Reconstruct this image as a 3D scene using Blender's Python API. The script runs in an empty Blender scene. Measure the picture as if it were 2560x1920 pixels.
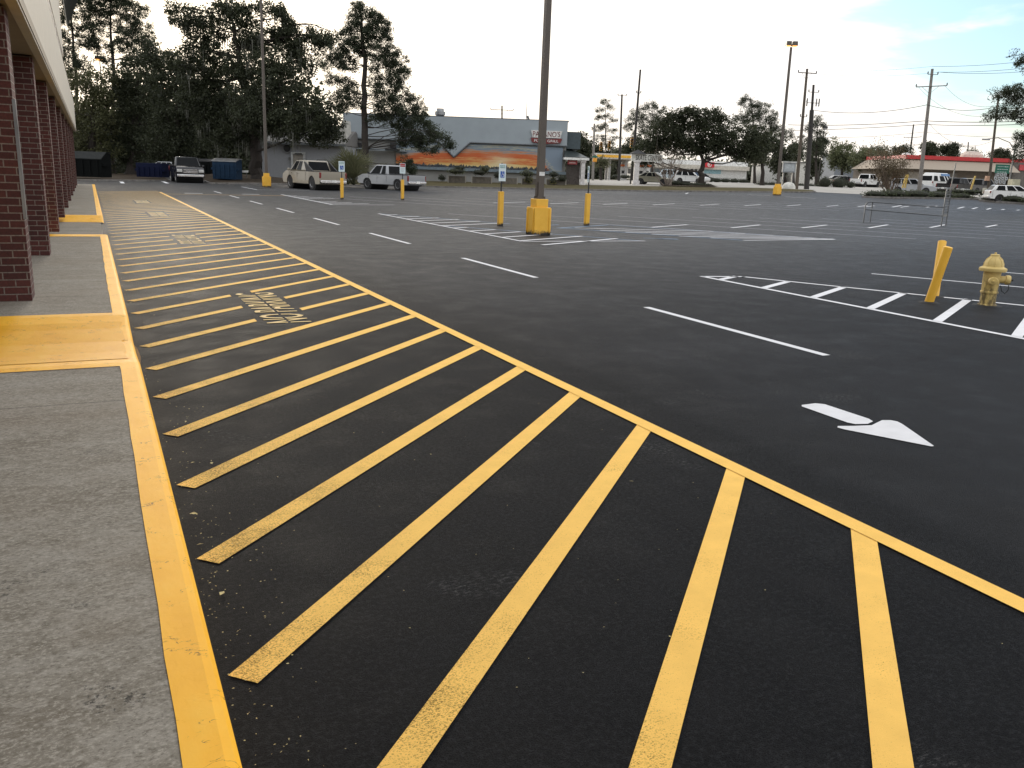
import bpy, bmesh, math, random
import numpy as np
from mathutils import Vector, Matrix, Euler

# ---------------------------------------------------------------- camera, sky, sun, exposure
scn = bpy.context.scene
F_PX, CAM_H = 2133.0, 1.6
YAW, PITCH, ROLL = math.radians(26.19), math.radians(13.85), math.radians(2.15)
cam_data = bpy.data.cameras.new("camera"); cam = bpy.data.objects.new("camera", cam_data)
scn.collection.objects.link(cam); scn.camera = cam
cam_data.sensor_width = 36; cam_data.lens = 36 * F_PX / 2560; cam_data.clip_end = 6000; cam_data.clip_start = .05
_f = Vector((math.sin(YAW) * math.cos(PITCH), math.cos(YAW) * math.cos(PITCH), -math.sin(PITCH)))
_r = Vector((math.cos(YAW), -math.sin(YAW), 0)); _u = _r.cross(_f)
_X = _r * math.cos(ROLL) + _u * math.sin(ROLL); _Y = -_r * math.sin(ROLL) + _u * math.cos(ROLL); _Z = -_f
cam.matrix_world = Matrix(((_X.x, _Y.x, _Z.x, 0), (_X.y, _Y.y, _Z.y, 0), (_X.z, _Y.z, _Z.z, CAM_H), (0, 0, 0, 1)))
scn.render.resolution_x = 1024; scn.render.resolution_y = 768
FW = (math.sin(YAW), math.cos(YAW)); RT = (math.cos(YAW), -math.sin(YAW))

SUN_AZ = math.radians(4.5)      # measured from +Y towards +X: low behind the trees at the far left
SUN_EL = math.radians(9.5)
world = bpy.data.worlds.new("World"); scn.world = world; world.use_nodes = True
wt = world.node_tree; wt.nodes.clear()
def WN(t, **k):
    n = wt.nodes.new(t)
    for a, b in k.items(): setattr(n, a, b)
    return n
def wmath(op, a, b=None, clamp=False):
    n = WN('ShaderNodeMath', operation=op, use_clamp=clamp)
    for i, v in enumerate((a, b)):
        if v is None: continue
        if isinstance(v, (int, float)): n.inputs[i].default_value = v
        else: wt.links.new(v, n.inputs[i])
    return n.outputs[0]
def wmix(f, a, b):
    n = WN('ShaderNodeMix', data_type='RGBA')
    for s, v in ((0, f), (6, a), (7, b)):
        if isinstance(v, (int, float)): n.inputs[s].default_value = v
        elif isinstance(v, tuple): n.inputs[s].default_value = (*v, 1)
        else: wt.links.new(v, n.inputs[s])
    return n.outputs[2]
sky = WN('ShaderNodeTexSky', sky_type='NISHITA', sun_disc=False, sun_elevation=SUN_EL, sun_rotation=SUN_AZ)
sky.dust_density = 2.0; sky.ozone_density = 1.5
SKY_STRENGTH = 0.15
tc = WN('ShaderNodeTexCoord')
sep = WN('ShaderNodeSeparateXYZ'); wt.links.new(tc.outputs['Generated'], sep.inputs[0])
# thin cloud deck: direction projected to a plane overhead
zc = wmath('MAXIMUM', sep.outputs[2], 0.03)
cx_ = wmath('DIVIDE', sep.outputs[0], wmath('ADD', zc, .12)); cy_ = wmath('DIVIDE', sep.outputs[1], wmath('ADD', zc, .12))
comb = WN('ShaderNodeCombineXYZ'); wt.links.new(cx_, comb.inputs[0]); wt.links.new(cy_, comb.inputs[1]); comb.inputs[2].default_value = 3.3
nz = WN('ShaderNodeTexNoise'); wt.links.new(comb.outputs[0], nz.inputs['Vector'])
nz.inputs['Scale'].default_value = 1.15; nz.inputs['Detail'].default_value = 8; nz.inputs['Roughness'].default_value = .55; nz.inputs['Distortion'].default_value = .4
# the deck thins out towards the right, high up (dot with a direction)
GAP = Vector((math.sin(math.radians(57)), math.cos(math.radians(57)), math.tan(math.radians(17)))).normalized()
dp = WN('ShaderNodeVectorMath', operation='DOT_PRODUCT'); wt.links.new(tc.outputs['Generated'], dp.inputs[0]); dp.inputs[1].default_value = GAP
gap = WN('ShaderNodeMapRange', interpolation_type='SMOOTHSTEP'); wt.links.new(dp.outputs['Value'], gap.inputs[0])
gap.inputs[1].default_value = .955; gap.inputs[2].default_value = .990; gap.inputs[3].default_value = 0; gap.inputs[4].default_value = .50
cov = wmath('SUBTRACT', wmath('ADD', nz.outputs[0], .30), gap.outputs[0])
cm = WN('ShaderNodeMapRange', interpolation_type='SMOOTHSTEP'); wt.links.new(cov, cm.inputs[0])
cm.inputs[1].default_value = .36; cm.inputs[2].default_value = .60; cm.inputs[3].default_value = 0.10; cm.inputs[4].default_value = 1
# cloud colour: warm near the horizon and round the sun
SUNV = Vector((math.sin(SUN_AZ) * math.cos(SUN_EL), math.cos(SUN_AZ) * math.cos(SUN_EL), math.sin(SUN_EL)))
ds = WN('ShaderNodeVectorMath', operation='DOT_PRODUCT'); wt.links.new(tc.outputs['Generated'], ds.inputs[0]); ds.inputs[1].default_value = SUNV
glow = wmath('POWER', wmath('MAXIMUM', ds.outputs['Value'], 0), 14)
hor = WN('ShaderNodeMapRange', interpolation_type='SMOOTHSTEP'); wt.links.new(sep.outputs[2], hor.inputs[0])
hor.inputs[1].default_value = 0; hor.inputs[2].default_value = .22; hor.inputs[3].default_value = 0; hor.inputs[4].default_value = 1
base = wmix(hor.outputs[0], (1.02, .94, .85), (1.07, 1.09, 1.12))
ccol = wmix(wmath('MULTIPLY', glow, .9, True), base, (2.0, 1.7, 1.3))
sc = WN('ShaderNodeVectorMath', operation='SCALE'); tint = WN('ShaderNodeVectorMath', operation='MULTIPLY'); wt.links.new(sky.outputs[0], tint.inputs[0]); tint.inputs[1].default_value = (.95, 1.27, 1.72); wt.links.new(tint.outputs[0], sc.inputs[0]); sc.inputs['Scale'].default_value = SKY_STRENGTH
fin = wmix(cm.outputs[0], sc.outputs[0], ccol)
bg = WN('ShaderNodeBackground'); wt.links.new(fin, bg.inputs[0]); bg.inputs[1].default_value = 1.0
wo = WN('ShaderNodeOutputWorld'); wt.links.new(bg.outputs[0], wo.inputs[0])

sd = bpy.data.lights.new("sun", 'SUN'); sd.energy = 1.6; sd.angle = math.radians(9); sd.color = (1, .90, .76)
so = bpy.data.objects.new("sun", sd); scn.collection.objects.link(so)
so.rotation_euler = (-SUNV).to_track_quat('-Z', 'Y').to_euler()
scn.view_settings.view_transform = 'Standard'; scn.view_settings.look = 'None'
scn.view_settings.exposure = 0.3; scn.view_settings.gamma = 1
scn.render.engine = 'CYCLES'

# ---------------------------------------------------------------- terrain and photograph-to-place helpers
def terr(x, y):
    d = x * FW[0] + y * FW[1]; l = x * RT[0] + y * RT[1]
    if d < 36: return 0.0
    f = (d - 36) ** 2 / 24 if d < 48 else (min(d, 132) - 42)
    return min(.018, max(0, .005 + .0265 * (l / d + .18))) * f
def ray(u, v):
    u -= 1280; v -= 960; c, s = math.cos(ROLL), math.sin(ROLL)
    a = u * c + v * s; b = -u * s + v * c
    fy = F_PX * math.cos(PITCH) - b * math.sin(PITCH); fz = -b * math.cos(PITCH) - F_PX * math.sin(PITCH)
    return Vector((a * RT[0] + fy * FW[0], a * RT[1] + fy * FW[1], fz)), fy
def pt(u, v, D):
    """world point seen at photo pixel (u,v), D metres ahead"""
    r, fy = ray(u, v); return r * (D / fy) + Vector((0, 0, CAM_H))
def gp(u, v, dz=0.0):
    """ground point seen at photo pixel"""
    lo = hi = 1.0
    while hi < 600:
        p = pt(u, v, hi)
        if p.z < terr(p.x, p.y) + dz: break
        lo = hi; hi *= 1.02
    for _ in range(30):
        m = (lo + hi) / 2; p = pt(u, v, m)
        if p.z < terr(p.x, p.y) + dz: hi = m
        else: lo = m
    return p
def gd(u, D, v=455, dz=0.0):
    """ground point in the direction of pixel column u (read at row v), D metres ahead"""
    p = pt(u, v, D); p.z = terr(p.x, p.y) + dz; return p
def depth(p): return p.x * FW[0] + p.y * FW[1]
VIEW_ROT = -YAW                       # z rotation that turns local +X to the camera's right, local +Y away
def m_px(px, D): return px * D / 2107.0
rnd = random.Random(7)

# ---------------------------------------------------------------- materials
MATS = {}
def newmat(name):
    m = bpy.data.materials.new(name); m.use_nodes = True
    return m, m.node_tree, m.node_tree.nodes['Principled BSDF']
def N(nt, t, **k):
    n = nt.nodes.new(t)
    for a, b in k.items(): setattr(n, a, b)
    return n
def noise(nt, scale, detail=4, rough=.55, vec=None, dist=0):
    n = N(nt, 'ShaderNodeTexNoise'); n.inputs['Scale'].default_value = scale; n.inputs['Detail'].default_value = detail
    n.inputs['Roughness'].default_value = rough; n.inputs['Distortion'].default_value = dist
    if vec is not None: nt.links.new(vec, n.inputs['Vector'])
    return n.outputs[0]
def ramp(nt, f, stops, interp='LINEAR'):
    n = N(nt, 'ShaderNodeValToRGB'); n.color_ramp.interpolation = interp
    e = n.color_ramp.elements
    while len(e) < len(stops): e.new(.5)
    for i, (p, c) in enumerate(stops):
        e[i].position = p; e[i].color = (*c, 1) if isinstance(c, tuple) else (c, c, c, 1)
    nt.links.new(f, n.inputs[0]); return n.outputs[0]
def mixc(nt, f, a, b, blend='MIX'):
    n = N(nt, 'ShaderNodeMix', data_type='RGBA', blend_type=blend)
    for s, v in ((0, f), (6, a), (7, b)):
        if isinstance(v, (int, float)): n.inputs[s].default_value = v
        elif isinstance(v, tuple): n.inputs[s].default_value = (*v, 1)
        else: nt.links.new(v, n.inputs[s])
    return n.outputs[2]
def mth(nt, op, a, b=None, clamp=False):
    n = N(nt, 'ShaderNodeMath', operation=op, use_clamp=clamp)
    for i, v in enumerate((a, b)):
        if v is None: continue
        if isinstance(v, (int, float)): n.inputs[i].default_value = v
        else: nt.links.new(v, n.inputs[i])
    return n.outputs[0]
def objco(nt, scale=(1, 1, 1), rot=(0, 0, 0)):
    t = N(nt, 'ShaderNodeTexCoord'); mp = N(nt, 'ShaderNodeMapping')
    mp.inputs['Scale'].default_value = scale; mp.inputs['Rotation'].default_value = rot
    nt.links.new(t.outputs['Object'], mp.inputs[0]); return mp.outputs[0]
def bump(nt, b, h, strength=.3, dist=.01):
    n = N(nt, 'ShaderNodeBump'); n.inputs['Strength'].default_value = strength; n.inputs['Distance'].default_value = dist
    nt.links.new(h, n.inputs['Height']); nt.links.new(n.outputs[0], b.inputs['Normal'])
def mat(name, c, rough=.6, metal=0.0, var=.25, scale=4, bmp=0, coat=0, spec=.5, emis=0):
    """plain paint/metal/plastic with a little uneven tone"""
    if name in MATS: return MATS[name]
    m, nt, b = newmat(name)
    v = noise(nt, scale, 5, .6, objco(nt))
    lo = tuple(x * (1 - var) for x in c); hi = tuple(min(1, x * (1 + var)) for x in c)
    nt.links.new(ramp(nt, v, [(.3, lo), (.7, hi)]), b.inputs['Base Color'])
    nt.links.new(ramp(nt, v, [(.3, max(0, rough - .1)), (.7, min(1, rough + .08))]), b.inputs['Roughness'])
    b.inputs['Metallic'].default_value = metal; b.inputs['Coat Weight'].default_value = coat
    b.inputs['Specular IOR Level'].default_value = spec
    if bmp: bump(nt, b, noise(nt, scale * 8, 4, .6, objco(nt)), bmp, .01)
    if emis: b.inputs['Emission Color'].default_value = (*c, 1); b.inputs['Emission Strength'].default_value = emis
    MATS[name] = m; return m

def asphalt_mat():
    m, nt, b = newmat('sealcoated asphalt')
    co = objco(nt)
    big = noise(nt, .12, 5, .6, objco(nt, (1, .35, 1)), .6)
    streak = noise(nt, .5, 4, .6, objco(nt, (3.2, .10, 1), (0, 0, .1)))
    mid = noise(nt, 2.2, 5, .65, co)
    fine = noise(nt, 160, 3, .7, co)
    grit = noise(nt, 420, 2, .6, co)
    # the fresh black coat on the fire lane, the greyer lot beyond the long stripe
    sepn = N(nt, 'ShaderNodeSeparateXYZ'); nt.links.new(co, sepn.inputs[0])
    wob = mth(nt, 'ADD', sepn.outputs[0], mth(nt, 'MULTIPLY', mth(nt, 'SUBTRACT', noise(nt, .6, 4, .6, co), .5), .5))
    lane = N(nt, 'ShaderNodeMapRange'); nt.links.new(wob, lane.inputs[0]); lane.inputs[1].default_value = 3.55; lane.inputs[2].default_value = 3.9
    c1 = ramp(nt, big, [(.3, (.0048, .0054, .0065)), (.7, (.009, .0098, .0115))])
    c2 = ramp(nt, big, [(.3, (.016, .017, .0195)), (.7, (.038, .040, .044))])
    col = mixc(nt, lane.outputs[0], c1, c2)
    col = mixc(nt, ramp(nt, streak, [(.45, 0.0), (.75, .35)]), col, (.03, .03, .031))
    col = mixc(nt, ramp(nt, mid, [(.5, 0.0), (.8, .35)]), col, (.055, .055, .057))
    st2 = noise(nt, 1.0, 5, .6, objco(nt, (.07, .85, 1), (0, 0, .06)), .5)
    col = mixc(nt, mth(nt, 'MULTIPLY', lane.outputs[0], ramp(nt, st2, [(.50, 0.0), (.66, .6)])), col, (.016, .0165, .018))
    col = mixc(nt, mth(nt, 'MULTIPLY', lane.outputs[0], ramp(nt, st2, [(.30, .45), (.42, 0.0)])), col, (.055, .056, .060))
    # dark oily drip line beside the stripe
    drip = N(nt, 'ShaderNodeMapRange'); nt.links.new(mth(nt, 'ABSOLUTE', mth(nt, 'SUBTRACT', wob, 3.95)), drip.inputs[0])
    drip.inputs[1].default_value = .05; drip.inputs[2].default_value = .45; drip.inputs[3].default_value = .6; drip.inputs[4].default_value = 0
    col = mixc(nt, drip.outputs[0], col, (.020, .020, .021))
    col = mixc(nt, ramp(nt, noise(nt, 45, 5, .75, co), [(.46, 0.0), (.62, .75)]), col, (.026, .027, .030))
    col = mixc(nt, ramp(nt, fine, [(.38, .9), (.5, 0.0)]), col, (.003, .003, .004))
    col = mixc(nt, ramp(nt, grit, [(.70, 0.0), (.76, .7)]), col, (.11, .11, .11))
    # pale scuffs
    sc1 = mth(nt, 'MULTIPLY', ramp(nt, noise(nt, 1.1, 3, .5, co), [(.62, 0.0), (.68, 1.0)]), ramp(nt, noise(nt, 30, 4, .8, objco(nt, (1, 2.4, 1))), [(.52, 0.0), (.68, .5)]))
    col = mixc(nt, sc1, col, (.20, .20, .20))
    nt.links.new(col, b.inputs['Base Color'])
    far = N(nt, 'ShaderNodeMapRange', interpolation_type='SMOOTHSTEP'); nt.links.new(sepn.outputs[1], far.inputs[0])
    far.inputs[1].default_value = 5; far.inputs[2].default_value = 22; far.inputs[3].default_value = .06; far.inputs[4].default_value = .27
    nt.links.new(far.outputs[0], b.inputs['Specular IOR Level'])
    nt.links.new(mth(nt, 'SUBTRACT', ramp(nt, mid, [(.3, .62), (.7, .78)]), mth(nt, 'MULTIPLY', far.outputs[0], .42)), b.inputs['Roughness'])
    h = mth(nt, 'ADD', mth(nt, 'MULTIPLY', fine, 1.0), mth(nt, 'MULTIPLY', grit, .6))
    bump(nt, b, h, .8, .010)
    return m
def paint_mat(name, c, wear_lo=.72, curbwear=False, spots=(.05, .05, .04)):
    m, nt, b = newmat(name)
    co = objco(nt)
    w = noise(nt, 150, 4, .75, objco(nt, (1, 1.5, 1)))
    patch = noise(nt, 2.5, 4, .6, co)
    k = mth(nt, 'ADD', w, mth(nt, 'MULTIPLY', mth(nt, 'SUBTRACT', patch, .5), .40))
    if curbwear:
        s = N(nt, 'ShaderNodeSeparateXYZ'); nt.links.new(co, s.inputs[0])
        g = N(nt, 'ShaderNodeMapRange', interpolation_type='SMOOTHSTEP'); nt.links.new(s.outputs[0], g.inputs[0])
        g.inputs[1].default_value = .2; g.inputs[2].default_value = 1.9; g.inputs[3].default_value = .15; g.inputs[4].default_value = 0
        k = mth(nt, 'ADD', k, g.outputs[0])
    f = ramp(nt, k, [(wear_lo - .12, 0.0), (wear_lo, .85)])
    base = ramp(nt, noise(nt, 6, 4, .6, co), [(.3, tuple(x * .93 for x in c)), (.7, tuple(min(1, x * 1.05) for x in c))])
    nt.links.new(mixc(nt, f, base, spots), b.inputs['Base Color'])
    s_ = N(nt, 'ShaderNodeSeparateXYZ'); nt.links.new(co, s_.inputs[0])
    far = N(nt, 'ShaderNodeMapRange', interpolation_type='SMOOTHSTEP'); nt.links.new(s_.outputs[1], far.inputs[0])
    far.inputs[1].default_value = 7; far.inputs[2].default_value = 26; far.inputs[3].default_value = .12; far.inputs[4].default_value = .5
    nt.links.new(far.outputs[0], b.inputs['Specular IOR Level'])
    nt.links.new(mth(nt, 'SUBTRACT', .78, mth(nt, 'MULTIPLY', far.outputs[0], .35)), b.inputs['Roughness'])
    bump(nt, b, noise(nt, 220, 3, .7, co), .45, .003)
    return m
def concrete_mat():
    m, nt, b = newmat('walk concrete')
    co = objco(nt)
    a = noise(nt, 1.3, 7, .6, objco(nt, (1, 2.8, 1)), .5); f = noise(nt, 15, 9, .72, objco(nt, (1, 1.7, 1)), .4); s = noise(nt, 260, 3, .6, co)
    col = ramp(nt, a, [(.3, (.19, .165, .13)), (.5, (.25, .225, .185)), (.68, (.31, .285, .245))])
    col = mixc(nt, ramp(nt, f, [(.50, 0.0), (.60, .6)]), col, (.36, .33, .285))
    col = mixc(nt, ramp(nt, f, [(.34, .6), (.44, 0.0)]), col, (.13, .115, .09))
    col = mixc(nt, ramp(nt, s, [(.70, 0.0), (.78, .6)]), col, (.07, .065, .06))
    f2 = noise(nt, 70, 5, .7, objco(nt, (1, 1.5, 1)))
    col = mixc(nt, ramp(nt, f2, [(.54, 0.0), (.60, .75)]), col, (.42, .385, .33))
    col = mixc(nt, ramp(nt, f2, [(.38, .7), (.46, 0.0)]), col, (.13, .112, .088))
    st = mth(nt, 'MULTIPLY', ramp(nt, noise(nt, .9, 4, .6, co), [(.5, 0.0), (.68, 1.0)]), .35)
    col = mixc(nt, st, col, (.24, .195, .145))
    bl = mth(nt, 'MULTIPLY', ramp(nt, noise(nt, 2.1, 3, .5, co), [(.66, 0.0), (.69, 1.0)]), ramp(nt, noise(nt, 55, 5, .8, co), [(.52, 0.0), (.6, .8)]))
    col = mixc(nt, bl, col, (.03, .03, .03))
    # joints across the walk
    sp = N(nt, 'ShaderNodeSeparateXYZ'); nt.links.new(co, sp.inputs[0])
    j = mth(nt, 'ABSOLUTE', mth(nt, 'SUBTRACT', mth(nt, 'FRACT', mth(nt, 'DIVIDE', mth(nt, 'SUBTRACT', sp.outputs[1], 5.62), 4.6)), 0))
    jm = mth(nt, 'LESS_THAN', j, .0022)
    col = mixc(nt, mth(nt, 'MULTIPLY', jm, .75), col, (.05, .045, .04))
    nt.links.new(col, b.inputs['Base Color']); b.inputs['Roughness'].default_value = .85; b.inputs['Specular IOR Level'].default_value = .15
    bump(nt, b, mth(nt, 'ADD', f, mth(nt, 'MULTIPLY', s, .4)), .10, .003)
    return m
def curb_mat(name='thick yellow kerb paint', k=(1, 1, 1)):
    m, nt, b = newmat(name)
    co = objco(nt)
    a = noise(nt, 5, 5, .6, objco(nt, (1, .5, 1)))
    col = ramp(nt, a, [(.25, (.88, .42, .018)), (.5, (.97, .49, .03)), (.8, (.98, .55, .06))])
    col = mixc(nt, 1.0, col, k, 'MULTIPLY')
    cr = noise(nt, 11, 3, .5, objco(nt, (1, 1.8, 1)), 1.5)
    line = mth(nt, 'LESS_THAN', mth(nt, 'ABSOLUTE', mth(nt, 'SUBTRACT', cr, .5)), .011)
    pm = ramp(nt, noise(nt, 6.5, 3, .5, co), [(.57, 0.0), (.60, 1.0)])
    col = mixc(nt, mth(nt, 'MULTIPLY', mth(nt, 'MULTIPLY', line, pm), .8), col, (.16, .08, .02))
    col = mixc(nt, ramp(nt, noise(nt, 60, 4, .8, co), [(.68, 0.0), (.76, .6)]), col, (.28, .15, .03))
    nt.links.new(col, b.inputs['Base Color']); b.inputs['Roughness'].default_value = .6; b.inputs['Specular IOR Level'].default_value = .2
    bump(nt, b, mth(nt, 'ADD', a, mth(nt, 'MULTIPLY', line, -.6)), .4, .01)
    return m
def bollard_mat():
    """yellow enamel with a black scorched/dirty foot"""
    m, nt, b = newmat('yellow enamel with dirty foot')
    co = objco(nt); s = N(nt, 'ShaderNodeSeparateXYZ'); nt.links.new(co, s.inputs[0])
    n1 = noise(nt, 9, 5, .65, co)
    z = mth(nt, 'SUBTRACT', s.outputs[2], mth(nt, 'MULTIPLY', mth(nt, 'SUBTRACT', n1, .35), .32))
    f = ramp(nt, z, [(.0, 1.0), (.08, 0.0)])
    col = ramp(nt, noise(nt, 4, 5, .6, co), [(.3, (.76, .41, .035)), (.7, (.84, .48, .055))])
    col = mixc(nt, ramp(nt, noise(nt, 38, 4, .75, co), [(.68, 0.0), (.76, .5)]), col, (.25, .12, .03))
    nt.links.new(mixc(nt, f, col, (.018, .016, .014)), b.inputs['Base Color']); b.inputs['Roughness'].default_value = .5
    bump(nt, b, n1, .15, .01)
    return m
def brick_mat(name, c1, c2, mortar):
    m, nt, b = newmat(name)
    t = N(nt, 'ShaderNodeUVMap'); br = N(nt, 'ShaderNodeTexBrick')
    nt.links.new(t.outputs[0], br.inputs['Vector']); br.inputs['Scale'].default_value = 1
    br.inputs['Color1'].default_value = (*c1, 1); br.inputs['Color2'].default_value = (*c2, 1); br.inputs['Mortar'].default_value = (*mortar, 1)
    br.inputs['Mortar Size'].default_value = .006; br.inputs['Brick Width'].default_value = .215; br.inputs['Row Height'].default_value = .074
    br.inputs['Mortar Smooth'].default_value = .15; br.inputs['Bias'].default_value = -.1
    nn = noise(nt, 40, 4, .7, objco(nt))
    col = mixc(nt, ramp(nt, nn, [(.4, 0.0), (.7, .5)]), br.outputs[0], (.02, .012, .01))
    nt.links.new(col, b.inputs['Base Color']); b.inputs['Roughness'].default_value = .85
    bump(nt, b, mth(nt, 'SUBTRACT', mth(nt, 'MULTIPLY', nn, .4), br.outputs[1]), .6, .008)
    return m
def leaf_mat(name, c1, c2, rough=.6, trans=0):
    if name in MATS: return MATS[name]
    m, nt, b = newmat(name)
    g = N(nt, 'ShaderNodeNewGeometry')
    col = ramp(nt, g.outputs['Random Per Island'], [(0, c1), (1, c2)])
    big = noise(nt, .35, 3, .5, objco(nt))
    col = mixc(nt, ramp(nt, big, [(.4, 0.0), (.7, .5)]), col, tuple(min(1, x * 1.5) for x in c2))
    nt.links.new(col, b.inputs['Base Color']); b.inputs['Roughness'].default_value = rough; b.inputs['Specular IOR Level'].default_value = .25
    trans = trans or .16
    if trans:
        tr = N(nt, 'ShaderNodeBsdfTranslucent'); tr.inputs[0].default_value = (*[min(1, x * 2.6) for x in c2], 1)
        mx = N(nt, 'ShaderNodeMixShader'); mx.inputs[0].default_value = trans
        nt.links.new(b.outputs[0], mx.inputs[1]); nt.links.new(tr.outputs[0], mx.inputs[2])
        nt.links.new(mx.outputs[0], nt.nodes['Material Output'].inputs[0])
    MATS[name] = m; return m
def ground_mat(name, cols, scale=.8, grain=30):
    m, nt, b = newmat(name); co = objco(nt)
    a = noise(nt, scale, 6, .65, co); f = noise(nt, grain, 4, .7, co)
    col = ramp(nt, a, [(.3, cols[0]), (.5, cols[1]), (.7, cols[2])])
    col = mixc(nt, ramp(nt, f, [(.45, 0.0), (.65, .5)]), col, tuple(x * .45 for x in cols[1]))
    nt.links.new(col, b.inputs['Base Color']); b.inputs['Roughness'].default_value = .95
    b.inputs['Specular IOR Level'].default_value = .1
    bump(nt, b, f, .6, .05); return m
M_ASPH = asphalt_mat()
M_YEL = paint_mat('yellow traffic paint', (.93, .57, .14), .73, True, (.10, .065, .012))
M_YEL2 = paint_mat('worn yellow lettering paint', (.82, .61, .30), .80, False)
M_WHT = paint_mat('white traffic paint', (.68, .68, .70), .80)
M_WHF = paint_mat('thin white stall paint', (.36, .36, .38), .72)
M_BLU = paint_mat('blue accessible stall paint', (.16, .25, .36), .70)
M_CONC = concrete_mat(); M_CURB = curb_mat(); M_BOL = bollard_mat()
M_BRICK = brick_mat('dark red brick', (.115, .032, .026), (.068, .021, .019), (.25, .21, .18))
M_GRASS = ground_mat('dry verge grass', ((.055, .048, .022), (.085, .072, .035), (.12, .10, .055)))
M_LITTER = ground_mat('leaf litter and bark soil', ((.035, .026, .018), (.05, .038, .027), (.075, .058, .04)))
M_ROAD = ground_mat('pale worn concrete road', ((.36, .34, .31), (.42, .40, .37), (.48, .46, .42)), .3, 12)
M_KERB = mat('weathered kerb concrete', (.16, .15, .14), .9, var=.45, scale=3)
M_BARK = mat('dark tree bark', (.030, .024, .020), .95, var=.4, scale=6, bmp=.6)
M_BLACK = mat('black rubber', (.012, .012, .013), .7)
M_GLASS = mat('dark car glass', (.008, .009, .010), .12, spec=.06)
M_CHROME = mat('bright chrome', (.55, .55, .56), .22, 1.0, var=.1)
M_ALU = mat('galvanised steel', (.30, .31, .32), .45, .8)
M_WHITE = mat('white painted metal', (.72, .72, .70), .5)
M_DARK = mat('dark plastic', (.02, .02, .022), .5)
M_WOODP = mat('weathered utility pole wood', (.085, .068, .052), .9, var=.3, scale=5, bmp=.4)
M_RED = mat('red tail lamp', (.17, .012, .012), .25)
M_LAMP = mat('clear lamp lens', (.50, .50, .48), .15)

# ---------------------------------------------------------------- mesh building
def link(o, parent=None):
    scn.collection.objects.link(o)
    if parent is not None: o.parent = parent
    return o
class MB:
    def __init__(s): s.v = []; s.f = []; s.uv = None
    def add(s, vs, fs):
        n = len(s.v); s.v += [tuple(p) for p in vs]; s.f += [tuple(i + n for i in f) for f in fs]; return s
    def box(s, c, d, rz=0, taper=1.0, rot=None):
        x, y, z = d[0] / 2, d[1] / 2, d[2] / 2
        vs = []
        R = rot if rot is not None else Matrix.Rotation(rz, 3, 'Z')
        for zz, k in ((-z, 1), (z, taper)):
            for xx, yy in ((-x, -y), (x, -y), (x, y), (-x, y)):
                vs.append(R @ Vector((xx * k, yy * k, zz)) + Vector(c))
        return s.add(vs, [(0, 3, 2, 1), (4, 5, 6, 7), (0, 1, 5, 4), (1, 2, 6, 5), (2, 3, 7, 6), (3, 0, 4, 7)])
    def tube(s, pts, rs, n=8, caps=True):
        pts = [Vector(p) for p in pts]
        if not hasattr(rs, '__len__'): rs = [rs] * len(pts)
        vs = []; fs = []
        up = None
        for i, p in enumerate(pts):
            d = (pts[min(i + 1, len(pts) - 1)] - pts[max(i - 1, 0)]).normalized()
            if up is None: up = Vector((1, 0, 0)) if abs(d.x) < .8 else Vector((0, 1, 0))
            a = (up - d * up.dot(d)).normalized(); b = d.cross(a); up = a
            for k in range(n):
                t = 2 * math.pi * k / n
                vs.append(p + (a * math.cos(t) + b * math.sin(t)) * rs[i])
        for i in range(len(pts) - 1):
            for k in range(n):
                fs.append((i * n + k, i * n + (k + 1) % n, (i + 1) * n + (k + 1) % n, (i + 1) * n + k))
        if caps:
            fs.append(tuple(range(n))[::-1]); fs.append(tuple((len(pts) - 1) * n + k for k in range(n)))
        return s.add(vs, fs)
    def lathe(s, prof, n=20, c=(0, 0, 0), axis='Z'):
        vs = []; fs = []
        for r, z in prof:
            for k in range(n):
                t = 2 * math.pi * k / n
                p = (r * math.cos(t), r * math.sin(t), z)
                if axis == 'Y': p = (p[0], p[2], p[1])
                if axis == 'X': p = (p[2], p[0], p[1])
                vs.append((p[0] + c[0], p[1] + c[1], p[2] + c[2]))
        for i in range(len(prof) - 1):
            for k in range(n): fs.append((i * n + k, i * n + (k + 1) % n, (i + 1) * n + (k + 1) % n, (i + 1) * n + k))
        fs.append(tuple(range(n))[::-1]); fs.append(tuple((len(prof) - 1) * n + k for k in range(n)))
        return s.add(vs, fs)
    def prism(s, poly, h0, h1, plane='XY'):
        """closed polygon extruded from h0 to h1 along the plane's normal"""
        def P(a, b, h): return {'XY': (a, b, h), 'XZ': (a, h, b), 'YZ': (h, a, b)}[plane]
        n = len(poly)
        vs = [P(a, b, h0) for a, b in poly] + [P(a, b, h1) for a, b in poly]
        fs = [tuple(range(n)), tuple(range(2 * n - 1, n - 1, -1))] + [(i, n + i, n + (i + 1) % n, (i + 1) % n) for i in range(n)]
        return s.add(vs, fs)
    def move(s, M, start=0):
        s.v[start:] = [tuple(M @ Vector(p)) for p in s.v[start:]]; return s
    def build(s, name, m, parent=None, smooth=False, bevel=0, loc=None, fix=True):
        me = bpy.data.meshes.new(name); me.from_pydata(s.v, [], s.f)
        if fix:
            bm = bmesh.new(); bm.from_mesh(me); bmesh.ops.recalc_face_normals(bm, faces=bm.faces); bm.to_mesh(me); bm.free()
        if smooth:
            me.polygons.foreach_set('use_smooth', [True] * len(me.polygons)); me.set_sharp_from_angle(angle=math.radians(35))
        me.materials.append(m); o = bpy.data.objects.new(name, me)
        if bevel:
            b = o.modifiers.new('bevel', 'BEVEL'); b.width = bevel; b.segments = 2; b.limit_method = 'ANGLE'; b.angle_limit = math.radians(35)
            o.data.polygons.foreach_set('use_smooth', [True] * len(me.polygons)); me.set_sharp_from_angle(angle=math.radians(50))
        if loc is not None: o.location = loc
        return link(o, parent)
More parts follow.
